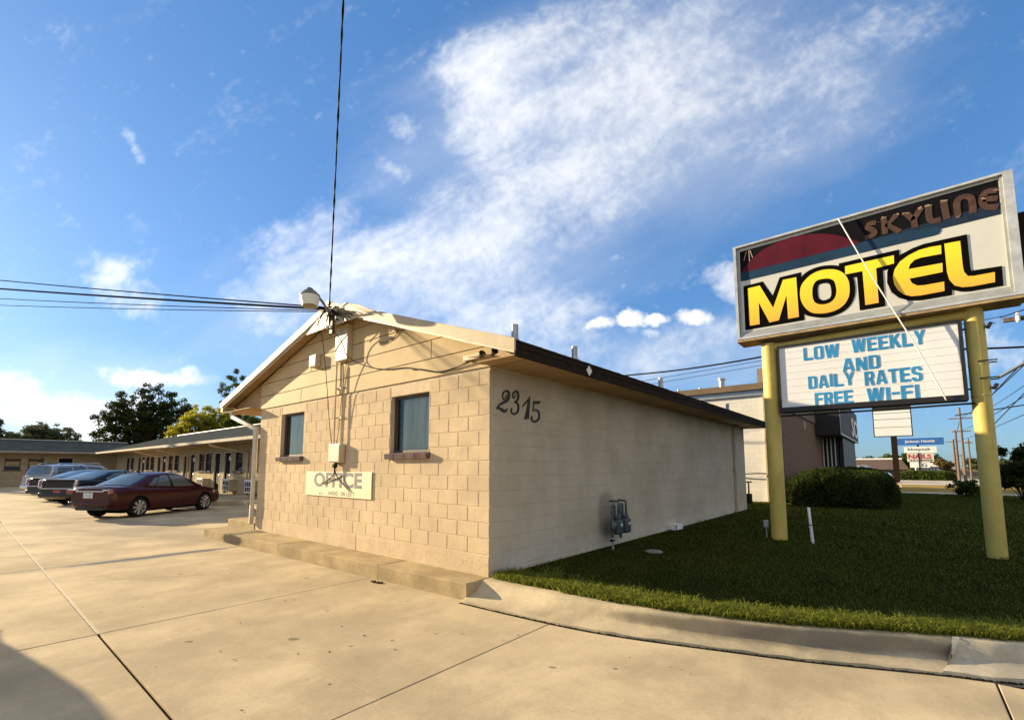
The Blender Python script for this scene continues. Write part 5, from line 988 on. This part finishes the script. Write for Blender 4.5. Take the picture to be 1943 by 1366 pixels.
def wing(label, loc, rz, length, doors, wins, acs, spouts, depth=8.0, ov=1.5, ez=2.97, rzz=4.60, lamps=()):
    """local x runs along the front (0..length), front wall at y=0, walkway at y<0"""
    t = thing('motel_wing', label, 'building', (*loc, 0), R(rz))
    op = [(x, x+.92, FLR, 2.42) for x in doors] + [(x, x+w_, 1.42, 2.42) for x, w_ in wins]
    mb = MB().poly([[(0, 0), (length, 0), (length, 3.0), (0, 3.0)]] + [[(a, max(c, .001)), (b_, max(c, .001)), (b_, d), (a, d)] for a, b_, c, d in op], XZ(0))
    mb.box(0, length, .14, depth, 0, 2.9); mb.build('wall', M['wwall'], t, fixn=False)
    mb = MB(); ry = depth/2
    zf = lambda y: ez + (rzz-ez)*(y+ov)/(ry+ov)
    mb.add([(-.4, -ov, ez), (length+.4, -ov, ez), (length+.4, ry, rzz), (-.4, ry, rzz), (length+.4, depth+.6, ez), (-.4, depth+.6, ez)], [(0, 1, 2, 3), (3, 2, 4, 5)])
    mb.add([(-.4, -ov+.03, ez-.06), (length+.4, -ov+.03, ez-.06), (length+.4, ry, rzz-.1), (-.4, ry, rzz-.1)], [(3, 2, 1, 0)]); rf = mb.build('roof', M['wroof'], t, fixn=False)
    MB().box(-.4, length+.4, -ov-.02, -ov+.02, ez-.13, ez+.012).build('fascia', mat('weathered_fascia', (.40, .345, .27), .7, var=.25, vs=4), rf); MB().tube([(-.4, ry, rzz+.01), (length+.4, ry, rzz+.01)], .05, 6).build('ridge_cap', M['trimw'], rf)
    MB().box(-.3, length+.3, -ov+.03, -.004, ez-.16, ez-.145).build('soffit', M['soffit'], rf)
    for x in doors:
        d = thing('door', None, None); d.parent = t; MB().box(x, x+.92, .06, .10, FLR, 2.42).build('panel', M['door'], d); mb = MB(); mb.box(x-.05, x-.001, -.015, .06, FLR, 2.46); mb.box(x+.921, x+.97, -.015, .06, FLR, 2.46); mb.box(x-.001, x+.921, -.015, .06, 2.421, 2.46); mb.build('frame', M['trimw'], d)
        MB().tube([(x+.82, .06, 1.2), (x+.82, .01, 1.2), (x+.74, .0, 1.2)], .016, 6).build('handle', M['metal'], d)
    for x, w_ in wins:
        d = thing('window', None, None); d.parent = t; MB().box(x, x+w_, .07, .10, 1.42, 2.42).build('pane', M['glass'], d); mb = MB(); mb.box(x, x+.05, .03, .068, 1.42, 2.42); mb.box(x+w_-.05, x+w_, .03, .068, 1.42, 2.42); mb.box(x+.05, x+w_-.05, .03, .068, 1.42, 1.47); mb.box(x+.05, x+w_-.05, .03, .068, 1.90, 1.95); mb.build('frame', M['frame'], d)
        MB().bbox((w_+.14, .14, .09), Matrix.Translation((x+w_/2, -.02, 1.37)), .008).build('sill', M['sill'], d)
    for x in acs:
        d = thing('air_conditioner', None, None); d.parent = t; MB().bbox((1.0, .42, .62), Matrix.Translation((x+.5, -.16, .66)), .015).build('case', M['trim'], d)
        MB().box(x+.06, x+.94, -.376, -.371, .40, .92).build('grille', M['liner'], d); mb = MB()
        for k in range(5): mb.box(x+.06+.22*k-.015, x+.06+.22*k+.02, -.392, -.377, .38, .94)
        for z in (.38, .64, .90): mb.box(x+.04, x+.96, -.394, -.378, z, z+.035)
        mb.box(x+.0, x+1.0, -.40, -.371, .93, 1.0); mb.build('guard', M['white'], d)
    for x in spouts:
        mb = MB(); mb.tube([(x-1.2, -ov+.04, ez-.1), (x-1.15, -ov+.06, ez-.25), (x-.05, -.10, 2.35), (x, -.07, 2.28), (x, -.07, FLR)], .05, 8); mb.build('downspout', M['trim'], t, smooth=40)
    for x in lamps:
        MB().bbox((.14, .14, .24), Matrix.Translation((x, -.08, 2.1)), .03).build('wall_lamp', M['white'], t)
    return t
xw = lambda X: X+52.0                                     # world x -> along the wing
doors = []; wins = []; acs = []; lamps = []; spouts = []
dx = [-26.55, -25.0, -32.3, -30.95, -38.5, -37.2, -44.2, -43.0]
doors = [xw(x) for x in dx]; lamps = [xw(x)+1.15 for x in dx[1::2]]
wins = [(xw(x), .95) for x in (-29.2, -28.0, -23.4, -20.1, -35.6, -34.2, -41.6, -40.3, -46.5, -48)] + [(xw(-17.5), .95)]; acs = [xw(x) for x in (-24.0, -21.0, -28.1, -33.6, -39.5)]; spouts = [xw(x) for x in (-21.6, -31.2, -36.8)]
wing('long low cream motel wing with dark doors behind the parked cars', (-52, 5.2), 0, 47.0, doors, wins, acs, spouts, depth=7.5, lamps=lamps)
wing('far motel wing closing the left end of the parking court', (-54.0, -16), 90, 22.5, [3, 9.5, 11, 17.5], [(4.5, .95), (6, .95), (12.6, .95), (14.2, .95), (15.6, .95)], [4.5, 12.6], [8.5], depth=7.5, lamps=[10.7], rzz=4.15)

# ================================================================== NEIGHBOURING BUILDING
nb = thing('neighbour_building', 'white block and brown brick shop building beyond the office with dark canopy', 'building', (0, 0, 0))
def wblock_mat():
    m = bpy.data.materials.new('white_block'); m.use_nodes = True; q = NB(m.node_tree); p = m.node_tree.nodes['Principled BSDF']; P = q.n('ShaderNodeTexCoord').outputs['Object']; s = q.n('ShaderNodeSeparateXYZ'); q.link(P, s.inputs[0])
    br = q.n('ShaderNodeTexBrick'); q.link(q.comb(s.outputs[0], s.outputs[2]), br.inputs['Vector']); br.inputs['Scale'].default_value = 1; br.inputs['Brick Width'].default_value = .4; br.inputs['Row Height'].default_value = .2; br.inputs['Mortar Size'].default_value = .008
    br.inputs['Color1'].default_value = (.70, .67, .60, 1); br.inputs['Color2'].default_value = (.64, .61, .55, 1); br.inputs['Mortar'].default_value = (.56, .53, .47, 1); n = q.noise(P, 1.2, 6, .7).outputs[0]
    q.link(q.mix(q.m('MULTIPLY', q.sstep(n, .5, .75), .3), br.outputs[0], (.45, .42, .36)), p.inputs['Base Color']); p.inputs['Roughness'].default_value = .8; return m
def brick_mat():
    m = bpy.data.materials.new('brown_brick'); m.use_nodes = True; q = NB(m.node_tree); p = m.node_tree.nodes['Principled BSDF']; P = q.n('ShaderNodeTexCoord').outputs['Object']; s = q.n('ShaderNodeSeparateXYZ'); q.link(P, s.inputs[0])
    br = q.n('ShaderNodeTexBrick'); q.link(q.comb(s.outputs[1], s.outputs[2]), br.inputs['Vector']); br.inputs['Scale'].default_value = 1; br.inputs['Brick Width'].default_value = .3; br.inputs['Row Height'].default_value = .1; br.inputs['Mortar Size'].default_value = .014
    br.inputs['Color1'].default_value = (.20, .115, .075, 1); br.inputs['Color2'].default_value = (.155, .085, .055, 1); br.inputs['Mortar'].default_value = (.26, .19, .14, 1); q.link(br.outputs[0], p.inputs['Base Color']); p.inputs['Roughness'].default_value = .9; p.inputs['Specular IOR Level'].default_value = .06; return m
MB().add([(-14, 17, 0), (-.15, 17, 0), (-.15, 17, 4.85), (-14, 17, 4.85)], [(0, 1, 2, 3)]).build('white_wall', wblock_mat(), nb, fixn=False)
mb = MB(); mb.box(-14.2, -.1, 16.75, 26, 4.86, 5.12); mb.build('roof_edge', mat('brown_roof_edge', (.20, .15, .10), .8), nb)
MB().box(-14, -.1, 16.9, 17.05, 4.62, 4.86).build('fascia', M['metal'], nb)
MB().box(-.16, .02, 16.9, 17.05, 0, 4.62).build('corner_trim', M['trim'], nb)
mb = MB(); mb.box(.02, .24, 17.4, 17.45, 0, 4.62); mb.build('recess', M['white'], nb); MB().box(.24, .41, 17.3, 17.36, 0, 4.4).build('rust_panel', mat('rust', (.12, .05, .025), .9, var=.4), nb)
MB().box(-.05, .0, 16.8, 16.86, 0, 1.3).build('gas_pipe', M['black'], nb)
mb = MB(); mb.box(-13.9, .40, 17.5, 40, 0, 4.55); mb.build('brick_wall', brick_mat(), nb)
MB().box(.0, .45, 17.4, 29.5, 4.1, 4.75).build('brick_cap', mat('cap', (.22, .17, .13), .8), nb); MB().box(-.55, .3, 18, 20, 4.8, 5.95).build('roof_unit', mat('roof_unit', (.30, .24, .18), .7), nb)
MB().bbox((.05, .22, .4), Matrix.Translation((.425, 23.2, 3.75)), .01).build('wall_light', M['boxp'], nb)
mb = MB(); mb.box(.403, 1.62, 27.0, 40, 3.45, 5.6); cn = mb.build('canopy', mat('canopy_dark', (.012, .010, .010), .6), nb)
MB().box(1.61, 1.63, 26.96, 27.04, 3.42, 5.6).build('edge_trim', M['metal'], cn); MB().box(1.625, 1.645, 27.04, 40, 3.42, 3.52).build('edge_trim', M['metal'], cn)
text('SO', lambda u, v, d: (1.66, u, v), (34, 39.5, 3.7, 5.0), 'lettering', M['white'], cn, .03)
mb = MB()
for i in range(5): mb.box(.45+.19*i, .50+.19*i, 29.5+.1*i, 29.6+.1*i, 0, 3.45)
mb.build('white_slat', M['white'], nb); MB().box(.402, 1.45, 29.9, 39, 0, 3.45).build('dark_entry', M['black'], nb)
mb = MB()
for x, z in ((-3.9, 5.35), (-2.9, 5.3), (-6, 5.3), (-5.2, 5.28)): mb.lathe([(.05, 5.1), (.05, z)], Matrix.Translation((x, 17.6, 0)), 10)
mb.lathe([(.12, 5.1), (.12, 5.5), (.16, 5.52), (.16, 5.6), (.001, 5.62)], Matrix.Translation((-1.9, 17.5, 0)), 14); mb.build('vent_pipe', M['metal'], nb)
wire('wall_wire', curve([(-2, 16.85, 1.35), (-1.2, 16.8, 1.32), (-.5, 16.8, 1.36), (.2, 17.2, 1.33)]), .025, 'sagging black service wire across the white neighbour wall', sub=1)
hs_ = thing('hand_truck', 'dark tall fitting standing in the gap by the white wall', 'yard tool', (-.55, 15.6, .19)); MB().tube([(0, 0, 0), (0, 0, .85)], .03, 8).build('shaft', M['black'], hs_); mb = MB(); mb.tube([(-.12, -.05, .85), (.12, .05, .85)], .025, 8); mb.build('handle', M['black'], hs_); MB().bbox((.2, .16, .4), Matrix.Translation((0, .02, .2)), .04).build('body', M['black'], hs_, smooth=50)

# ================================================================== VEGETATION
def leaves(name, clumps, n, size, m, parent=None, flat_=.0):
    C = np.array([c[:3] for c in clumps]); Rr = np.array([c[3] for c in clumps]); wgt = Rr**2; idx = rng.choice(len(C), n, p=wgt/wgt.sum())
    v = rng.normal(size=(n, 3)); v /= np.linalg.norm(v, axis=1)[:, None]; rad = Rr[idx]*(rng.random(n)**.45)*rng.uniform(.75, 1.15, n); P = C[idx] + v*rad[:, None]*np.array([1, 1, .8])
    a = rng.normal(size=(n, 3)); a /= np.linalg.norm(a, axis=1)[:, None]; b2 = np.cross(a, rng.normal(size=(n, 3))); b2 /= np.linalg.norm(b2, axis=1)[:, None]; s = size*rng.uniform(.6, 1.3, n)[:, None]
    Q = np.stack([P-a*s, P+b2*s*.5, P+a*s, P-b2*s*.5], 1).reshape(-1, 3); me = bpy.data.meshes.new(name); me.vertices.add(4*n); me.vertices.foreach_set('co', Q.astype(np.float32).ravel()); me.loops.add(4*n); me.loops.foreach_set('vertex_index', np.arange(4*n, dtype=np.int32))
    me.polygons.add(n); me.polygons.foreach_set('loop_start', np.arange(n, dtype=np.int32)*4); me.update(calc_edges=True); me.validate(); o = link(name, me, m, parent)
    ct = rng.random(len(C)); tint(o, np.repeat(np.clip(ct[idx]*.6+rng.random(n)*.4, 0, 1), 4)); return o
def tree(name, label, loc, crown, m, nclump=60, cr=(.5, 1.0), n=7000, leaf=.13, trunk=.22, group=None, gap=.0):
    """crown: list of ellipsoids (x, y, z, rx, ry, rz) relative to loc"""
    t = thing(name, label, 'tree', loc, 0, group); W_ = np.array([e[3]*e[4]*e[5] for e in crown]); cl = []
    for _ in range(nclump):
        e = crown[rng.choice(len(crown), p=W_/W_.sum())]; v = rng.normal(size=3); v /= np.linalg.norm(v); r_ = rng.random()**.4*.95
        cl.append((e[0]+v[0]*e[3]*r_, e[1]+v[1]*e[4]*r_, e[2]+v[2]*e[5]*r_, rng.uniform(*cr)))
    leaves('crown', cl, n, leaf, m, t); mb = MB(); zt = max(e[2] for e in crown); mb.tube([(0, 0, -.1), (.05, .02, zt*.3), (-.05, .05, zt*.6), (.03, 0, zt)], [trunk, trunk*.8, trunk*.6, trunk*.25], 8)
    for c in cl[::3]:
        z0 = zt*random.uniform(.25, .7); mb.tube([(0, 0, z0), (c[0]*.5, c[1]*.5, z0+(c[2]-z0)*.55), (c[0], c[1], c[2])], [trunk*.4, trunk*.22, trunk*.06], 5)
    mb.build('trunk', M['bark'], t); return t
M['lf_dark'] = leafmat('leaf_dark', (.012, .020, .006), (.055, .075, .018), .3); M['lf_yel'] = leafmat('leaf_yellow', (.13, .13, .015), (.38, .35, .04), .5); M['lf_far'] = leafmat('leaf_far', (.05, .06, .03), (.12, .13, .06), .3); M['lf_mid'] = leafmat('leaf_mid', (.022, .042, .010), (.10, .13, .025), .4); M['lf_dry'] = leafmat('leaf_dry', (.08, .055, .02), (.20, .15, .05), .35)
tree('broadleaf_tree', 'big dark spreading tree rising behind the motel roof', (-65, 9.6, 0), [(0, 0, 6.2, 2.6, 4.6, 3.4), (0, 1.2, 9.6, 2.0, 2.6, 2.4), (0, -2.2, 8.8, 1.5, 1.5, 2.2), (0, 3.4, 7.8, 1.8, 1.8, 2.6), (0, -3.9, 6.0, 1.4, 1.3, 1.9)], M['lf_dark'], 420, (.28, .6), 30000, .125, .30)
tree('broadleaf_tree', 'yellow green autumn tree left of the office roof', (-50, 11.2, 0), [(0, 0, 5.6, 2.0, 2.3, 2.4), (0, 2.0, 5.8, 1.8, 1.8, 2.6), (0, -1.2, 4.8, 1.5, 1.5, 1.9)], M['lf_yel'], 300, (.25, .5), 34000, .085)
tree('poplar_tree', 'tall thin open tree with sparse top behind the yellow tree', (-54, 15.3, 0), [(0, 0, 9.8, .9, 1.5, 3.6), (0, .2, 6.8, 1.4, 2.4, 2.6)], M['lf_mid'], 170, (.18, .42), 13000, .09, .10)
tree('broadleaf_tree', 'dark green bush like tree tucked behind the downspout', (-44, 13.2, 0), [(0, 0, 5.2, 1.6, 2.4, 1.6)], M['lf_mid'], 80, (.3, .6), 9000, .1)
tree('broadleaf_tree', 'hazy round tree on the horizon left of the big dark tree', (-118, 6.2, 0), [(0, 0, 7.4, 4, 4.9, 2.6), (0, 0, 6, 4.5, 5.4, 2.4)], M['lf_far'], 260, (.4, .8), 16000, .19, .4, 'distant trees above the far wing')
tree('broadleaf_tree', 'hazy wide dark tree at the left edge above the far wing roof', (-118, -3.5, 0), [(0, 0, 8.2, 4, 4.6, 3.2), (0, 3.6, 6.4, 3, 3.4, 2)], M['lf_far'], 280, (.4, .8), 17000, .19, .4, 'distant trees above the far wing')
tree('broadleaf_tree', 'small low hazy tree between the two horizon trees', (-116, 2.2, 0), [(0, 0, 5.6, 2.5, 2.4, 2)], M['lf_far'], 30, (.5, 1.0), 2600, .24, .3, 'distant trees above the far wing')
tree('broadleaf_tree', 'tree whose branch tip enters at the left edge of the sky', (-62, -8.2, 0), [(0, 0, 11.2, 3, 3.0, 2.3), (0, 1.6, 10.2, 1.6, 1.8, 1.2)], M['lf_dark'], 130, (.3, .6), 14000, .13, .3)
# clipped hedge in front of the brick wall
hd = thing('hedge', 'big rounded clipped hedge in the shade of the motel sign', 'hedge', (2.25, 18.5, .19))
def hedge(t, rx, ry, h, n, leaf, m, seed, pw=4):
    rr = np.random.default_rng(seed); th = rr.random(n)*2*np.pi; ph = np.arccos(1-rr.random(n)*1.0); dx_, dy_, dz_ = np.cos(th)*np.sin(ph), np.sin(th)*np.sin(ph), np.cos(ph)
    k = (np.abs(dx_)**pw+np.abs(dy_)**pw+np.abs(dz_)**pw)**(-1/pw); bump = 1+.05*np.sin(th*5+dz_*4)+.04*np.sin(th*11)+rr.normal(0, .03, n); P = np.stack([dx_*k*rx*bump, dy_*k*ry*bump, dz_*k*h*(1+.05*np.sin(th*3+1)+rr.normal(0, .02, n))], 1)
    a = rr.normal(size=(n, 3)); a /= np.linalg.norm(a, axis=1)[:, None]; b2 = np.cross(a, rr.normal(size=(n, 3))); b2 /= np.linalg.norm(b2, axis=1)[:, None]; s = leaf*rr.uniform(.6, 1.4, n)[:, None]
    Q = np.stack([P-a*s, P+b2*s*.5, P+a*s, P-b2*s*.5], 1).reshape(-1, 3); me = bpy.data.meshes.new('foliage'); me.from_pydata(Q.tolist(), [], (np.arange(4*n).reshape(-1, 4)).tolist()); o = link('foliage', me, m, t); tint(o, np.repeat(np.clip(.25+.5*rr.random(n)+.35*np.sin(th*3)*np.sin(dz_*5), 0, 1), 4))
    vs = []; fs = []
    for i in range(9):
        for j in range(28):
            p_, t_ = (i/8)*math.pi/2, j/28*2*math.pi; d = np.array([math.cos(t_)*math.sin(p_), math.sin(t_)*math.sin(p_), math.cos(p_)]); d = d*(np.sum(np.abs(d)**pw))**(-1/pw); vs.append((d[0]*rx*.93, d[1]*ry*.93, d[2]*h*.93))
    for i in range(8):
        for j in range(28): fs.append((i*28+j, i*28+(j+1) % 28, (i+1)*28+(j+1) % 28, (i+1)*28+j))
    MB().add(vs, fs).build('inner_branches', M['soil'], t)
M['lf_hedge'] = leafmat('leaf_hedge', (.006, .010, .003), (.055, .078, .014), .3)
hedge(hd, 1.55, 2.9, 1.32, 36000, .05, M['lf_hedge'], 5)
h2 = thing('hedge', 'long low clipped hedge far off in front of the shop signs', 'hedge', (6.2, 75, 0)); hedge(h2, 2.6, 1.0, 1.1, 5000, .14, M['lf_mid'], 6, 6)
def shrub(label, loc, r_, h, n, m, leaf=.06):
    t = thing('shrub', label, 'shrub', loc); cl = [(random.gauss(0, r_*.4), random.gauss(0, r_*.4), h*random.uniform(.3, .9), r_*.35) for _ in range(26)]; leaves('foliage', cl, n, leaf, m, t); mb = MB()
    for c in cl[::2]: mb.tube([(0, 0, 0), (c[0]*.5, c[1]*.5, c[2]*.6), c[:3]], [.02, .014, .006], 5)
    mb.build('stem', M['bark'], t)
shrub('small leafy shrub at the lawn end left of the right sign post', (6.45, 27.3, .1), .55, .95, 2200, M['lf_mid']); shrub('low sunlit weed clump just behind the right sign post', (7.05, 27.8, .1), .4, .7, 1200, M['lf_yel'])
shrub('tall dark shrub at the right edge behind the sign post', (8.05, 25.0, .1), .85, 2.5, 6000, M['lf_dark'], .09); shrub('dark bush at the far right edge of the lawn', (8.9, 25.8, .1), .9, 2.9, 5000, M['lf_dark'], .09); shrub('lower leafy bush right of the sign post foot', (8.3, 22.5, .19), .5, .9, 2600, M['lf_mid'])

# ================================================================== ACROSS THE DRIVEWAY: SIGNS, SHOPS, POLES
s3 = thing('panel_sign', 'blank white three row panel sign on a thick dark post', 'sign', (3.7, 45, 0)); MB().box(-.2, .2, -.15, .15, 0, 4.2).build('post', M['fascia'], s3); MB().box(-1.28, 1.22, -.16, .16, 4.14, 7.2).build('frame', M['black'], s3)
mb = MB()
for z0, z1 in ((4.2, 4.88), (4.92, 5.55), (5.59, 6.05), (6.09, 6.28)): mb.box(-1.21, 1.15, -.19, -.165, z0, z1)
mb.build('panel', mat('panel_white', (.78, .78, .76), .5, var=.04), s3); MB().bbox((.62, .5, .45), Matrix.Translation((-.02, 0, .2)), .03).build('footing', M['curb2'], s3)
s4 = thing('pylon_sign', 'stacked shop sign with blue top panel and red NAILS panel', 'sign', (5.85, 80, 0)); P_ = lambda: None
def panel(z0, z1, x0, x1, m_, nm='panel'): return MB().box(x0-5.85, x1-5.85, -.2, .2, z0, z1).build(nm, m_, s4)
panel(4.68, 5.62, 3.55, 8.5, mat('blue_panel', (.03, .13, .42), .5)); panel(3.62, 4.43, 4.36, 7.7, M['white']); panel(2.40, 3.58, 4.62, 7.36, mat('nails_panel', (.62, .56, .48), .5)); panel(1.60, 2.36, 4.86, 6.9, M['white'])
MB().box(-.11, .11, -.1, .1, 0, 4.7).build('post', M['fascia'], s4); MB().box(-.07, .07, -.26, -.21, 0, 3.6).build('post', M['fascia'], s4)
Ft = lambda u, v, d: (u-5.85, -.215, v)
text('Jackson Hewitt', Ft, (4.5, 7.6, 4.92, 5.35), 'lettering', M['white'], s4, .02); text('bluepeak', Ft, (4.75, 7.1, 3.80, 4.30), 'lettering', M['black'], s4, .0)
text('NAILS', Ft, (4.75, 7.1, 2.80, 3.42), 'lettering', mat('sign_red', (.42, .02, .02), .5), s4, .03); text('331.9099', Ft, (4.85, 7.2, 2.47, 2.70), 'lettering', M['black'], s4, .02); text('G', Ft, (6.1, 6.6, 1.72, 2.2), 'lettering', M['black'], s4, .01)
def shop(label, x0, x1, y0, y1, zt, roofh, wallm, roofm, flat_=False):
    t = thing('shop_building', label, 'building', ((x0+x1)/2, y0, 0)); hw = (x1-x0)/2; MB().box(-hw+.5, hw-.5, .4, y1-y0, 0, zt).build('wall', wallm, t)
    if flat_: MB().box(-hw, hw, -.3, y1-y0, zt, zt+roofh).build('roof', roofm, t)
    else:
        MB().add([(-hw, -.5, zt), (hw+.4, -.5, zt), (hw-.4, 1.5, zt+roofh), (-hw, 1.5, zt+roofh), (hw+.4, y1-y0, zt), (-hw, y1-y0, zt), (hw-.4, y1-y0-1.5, zt+roofh), (-hw, y1-y0-1.5, zt+roofh)], [(0, 1, 2, 3), (1, 4, 6, 2), (4, 5, 7, 6), (2, 6, 7, 3), (0, 3, 7, 5), (0, 5, 4, 1)]).build('roof', roofm, t)
        MB().box(-hw, hw-.35, 1.3, 1.6, zt+roofh-.02, zt+roofh+.22).build('roof_edge', M['white'], t)
    mb = MB()
    for k in range(6): a = -hw+.9+k*(2*hw-1.8)/6; mb.box(a, a+(2*hw-1.8)/6-.3, .36, .395, .5, zt-.25)
    mb.build('window', M['glass'], t); return t
shop('brown shingle roofed low shop across the driveway', -6.5, 4.4, 85, 97, 1.32, 1.5, mat('shop_wall', (.10, .085, .07), .8), mat('brown_shingle', (.13, .095, .08), .9, var=.2, vs=3)); shop('small white flat roofed shop right of the pylon sign', 5.2, 9.3, 95, 104, 1.75, .62, M['white'], M['white'], True)
shop('pale low building far behind the brown roofed shop', -6.0, -1.6, 120, 130, 2.7, .7, M['white'], M['curb2'], True)
tree('broadleaf_tree', 'round green tree behind the blue pylon sign', (4.6, 122, 0), [(0, 0, 3.2, 5.2, 4, 2.0), (2, 0, 2.6, 4, 4, 1.8)], M['lf_mid'], 50, (.7, 1.2), 5000, .3, .3); tree('broadleaf_tree', 'small dark tree behind the brown roofed shop', (-4.5, 135, 0), [(0, 0, 3.0, 4.2, 3, 1.3)], M['lf_dark'], 40, (.5, 1.0), 3000, .3, .3)
tree('broadleaf_tree', 'brown dried tree beside the utility poles', (9.15, 90, 0), [(0, 0, 1.6, 1.0, 1, 1.3), (-.6, 0, 2.0, .9, 1, .8)], M['lf_dry'], 30, (.3, .5), 2600, .16, .12)
tree('broadleaf_tree', 'low distant tree line clump beyond the poles', (22, 190, 0), [(0, 0, 2.6, 9, 4, 1.8)], M['lf_far'], 40, (.8, 1.3), 3000, .4, .3)
car('parked_suv', 'pale suv parked across the driveway beyond the hedge', cpaint('pale_silver', (.50, .51, .52), .4), suv_, (-2.0, 62.5), 8, rear_suv)
def upole(label, x, y, h, r_, arms, group='utility poles along the street'):
    t = thing('utility_pole', label, 'utility pole', (x, y, 0), 0, group); MB().tube([(0, 0, 0), (.0, 0, h*.5), (0, 0, h)], [r_, r_*.85, r_*.65], 10).build('pole', M['wood'], t, smooth=40)
    for z, hw in arms:
        MB().box(-hw, hw, -.06, .06, z-.06, z+.06).build('crossarm', M['wood'], t); mb = MB()
        for k in (-.9, -.45, .45, .9): mb.lathe([(.03, z+.06), (.05, z+.12), (.03, z+.2)], Matrix.Translation((k*hw, 0, 0)), 8)
        mb.build('insulator', M['metal'], t)
    return t
upole('tallest pale utility pole with two crossarms left of the right sign post', 9.9, 75, 9.0, .16, ((7.65, 1.05), (6.05, .85))); upole('pale bare pole standing against the tallest utility pole', 9.55, 78, 6.4, .17, ())
upole('dark slim pole nearest the right sign post with a lamp arm', 9.65, 65, 4.7, .1, ((4.25, .3),)); upole('dark leaning pole left of the tallest utility pole', 11.25, 110, 6.6, .22, ((6.2, 1.0),)); upole('far small pole right of the brown tree', 15, 160, 5.2, .2, ((4.7, 1.2),)); upole('tiny farthest pole down the street', 19.5, 215, 6.0, .22, ((5.5, 1.4),))
# near utility pole just outside the right edge, its arm and bracket reaching in
t = upole('utility pole at the right edge with crossarm and bracket arm reaching in', 7.9, 15.5, 11, .16, (), None)
MB().box(-1.15, 1.15, -.06, .06, 5.95, 6.07).build('crossarm', M['wood'], t); mb = MB(); mb.lathe([(.02, 5.88), (.05, 5.92), (.05, 6.14), (.02, 6.2)], Matrix.Translation((-.85, -.08, 0)), 10); mb.build('insulator', M['white'], t)
MB().tube([(-.55, 0, 5.95), (0, 0, 5.5)], .03, 6).build('brace', M['wood'], t); MB().tube([(-.05, 0, 5.05), (-.75, 0, 4.70), (-1.40, 0, 4.28)], .045, 8).build('bracket_arm', M['metal'], t); MB().tube([(-.58, 0, 4.8), (-.60, 0, 5.15), (-.35, 0, 5.2)], .025, 6).build('bracket_rod', M['metal'], t)
# wires on the right
R_ = 'power lines right of the motel sign'
for i, (a, c, r_, lab) in enumerate((((6.85, 15.5, 6.15), (-26, 14.4, 5.0), .011, 'upper thin power line passing behind the motel sign to the left'), ((6.6, 15.5, 5.98), (-26, 14.4, 4.72), .010, 'second thin power line passing behind the motel sign to the left'))):
    wire('power_line', [a, c], r_, lab, 'power line', R_, sag=.3)
wire('power_line', [(7.6, 15.5, 5.1), (2.1, 14, 5.72), (-4.5, 14, 5.58), (-16, 13.5, 6.3)], .032, 'thick black cable running left behind the yellow post above the office roof', 'power line', R_, sag=.12)
for i, (a, c, lab) in enumerate((((6.7, 15.5, 6.12), (14, 10, 7.2), 'short upper wire from the right crossarm out of frame'), ((7.0, 15.5, 6.0), (14, 10, 6.8), 'second wire from the right crossarm out of frame'),
    ((7.4, 17, 4.95), (9.9, 75, 7.7), 'long wire dropping from the right edge to the tallest pole'), ((7.9, 15.5, 4.4), (9.7, 75, 6.1), 'lower long wire from the right edge to the tallest pole'), ((8.6, 15.5, 5.4), (10.9, 75, 7.7), 'outer long wire converging on the tallest pole'), ((8.3, 15.5, 3.9), (11.25, 110, 6.2), 'lowest long wire converging on the far poles'),
    ((9.2, 15.5, 7.5), (6.3, 20, 3.6), 'steep guy wire slanting down behind the right post'), ((9.9, 16.5, 7.5), (6.9, 24, 3.0), 'second steep guy wire slanting down at the right edge'), ((5.4, 14, 3.1), (14, 12, 4.3), 'single level wire leaving the right post to the right'))):
    wire('power_line', [a, c], .018, lab, 'power line', R_, sag=.25 if i > 1 and i < 6 else .05)
wire('power_line', [(9.9, 75, 7.7), (11.25, 110, 6.3), (15, 160, 5.0)], .03, 'far wire linking the distant poles', 'power line', R_, sag=.4)
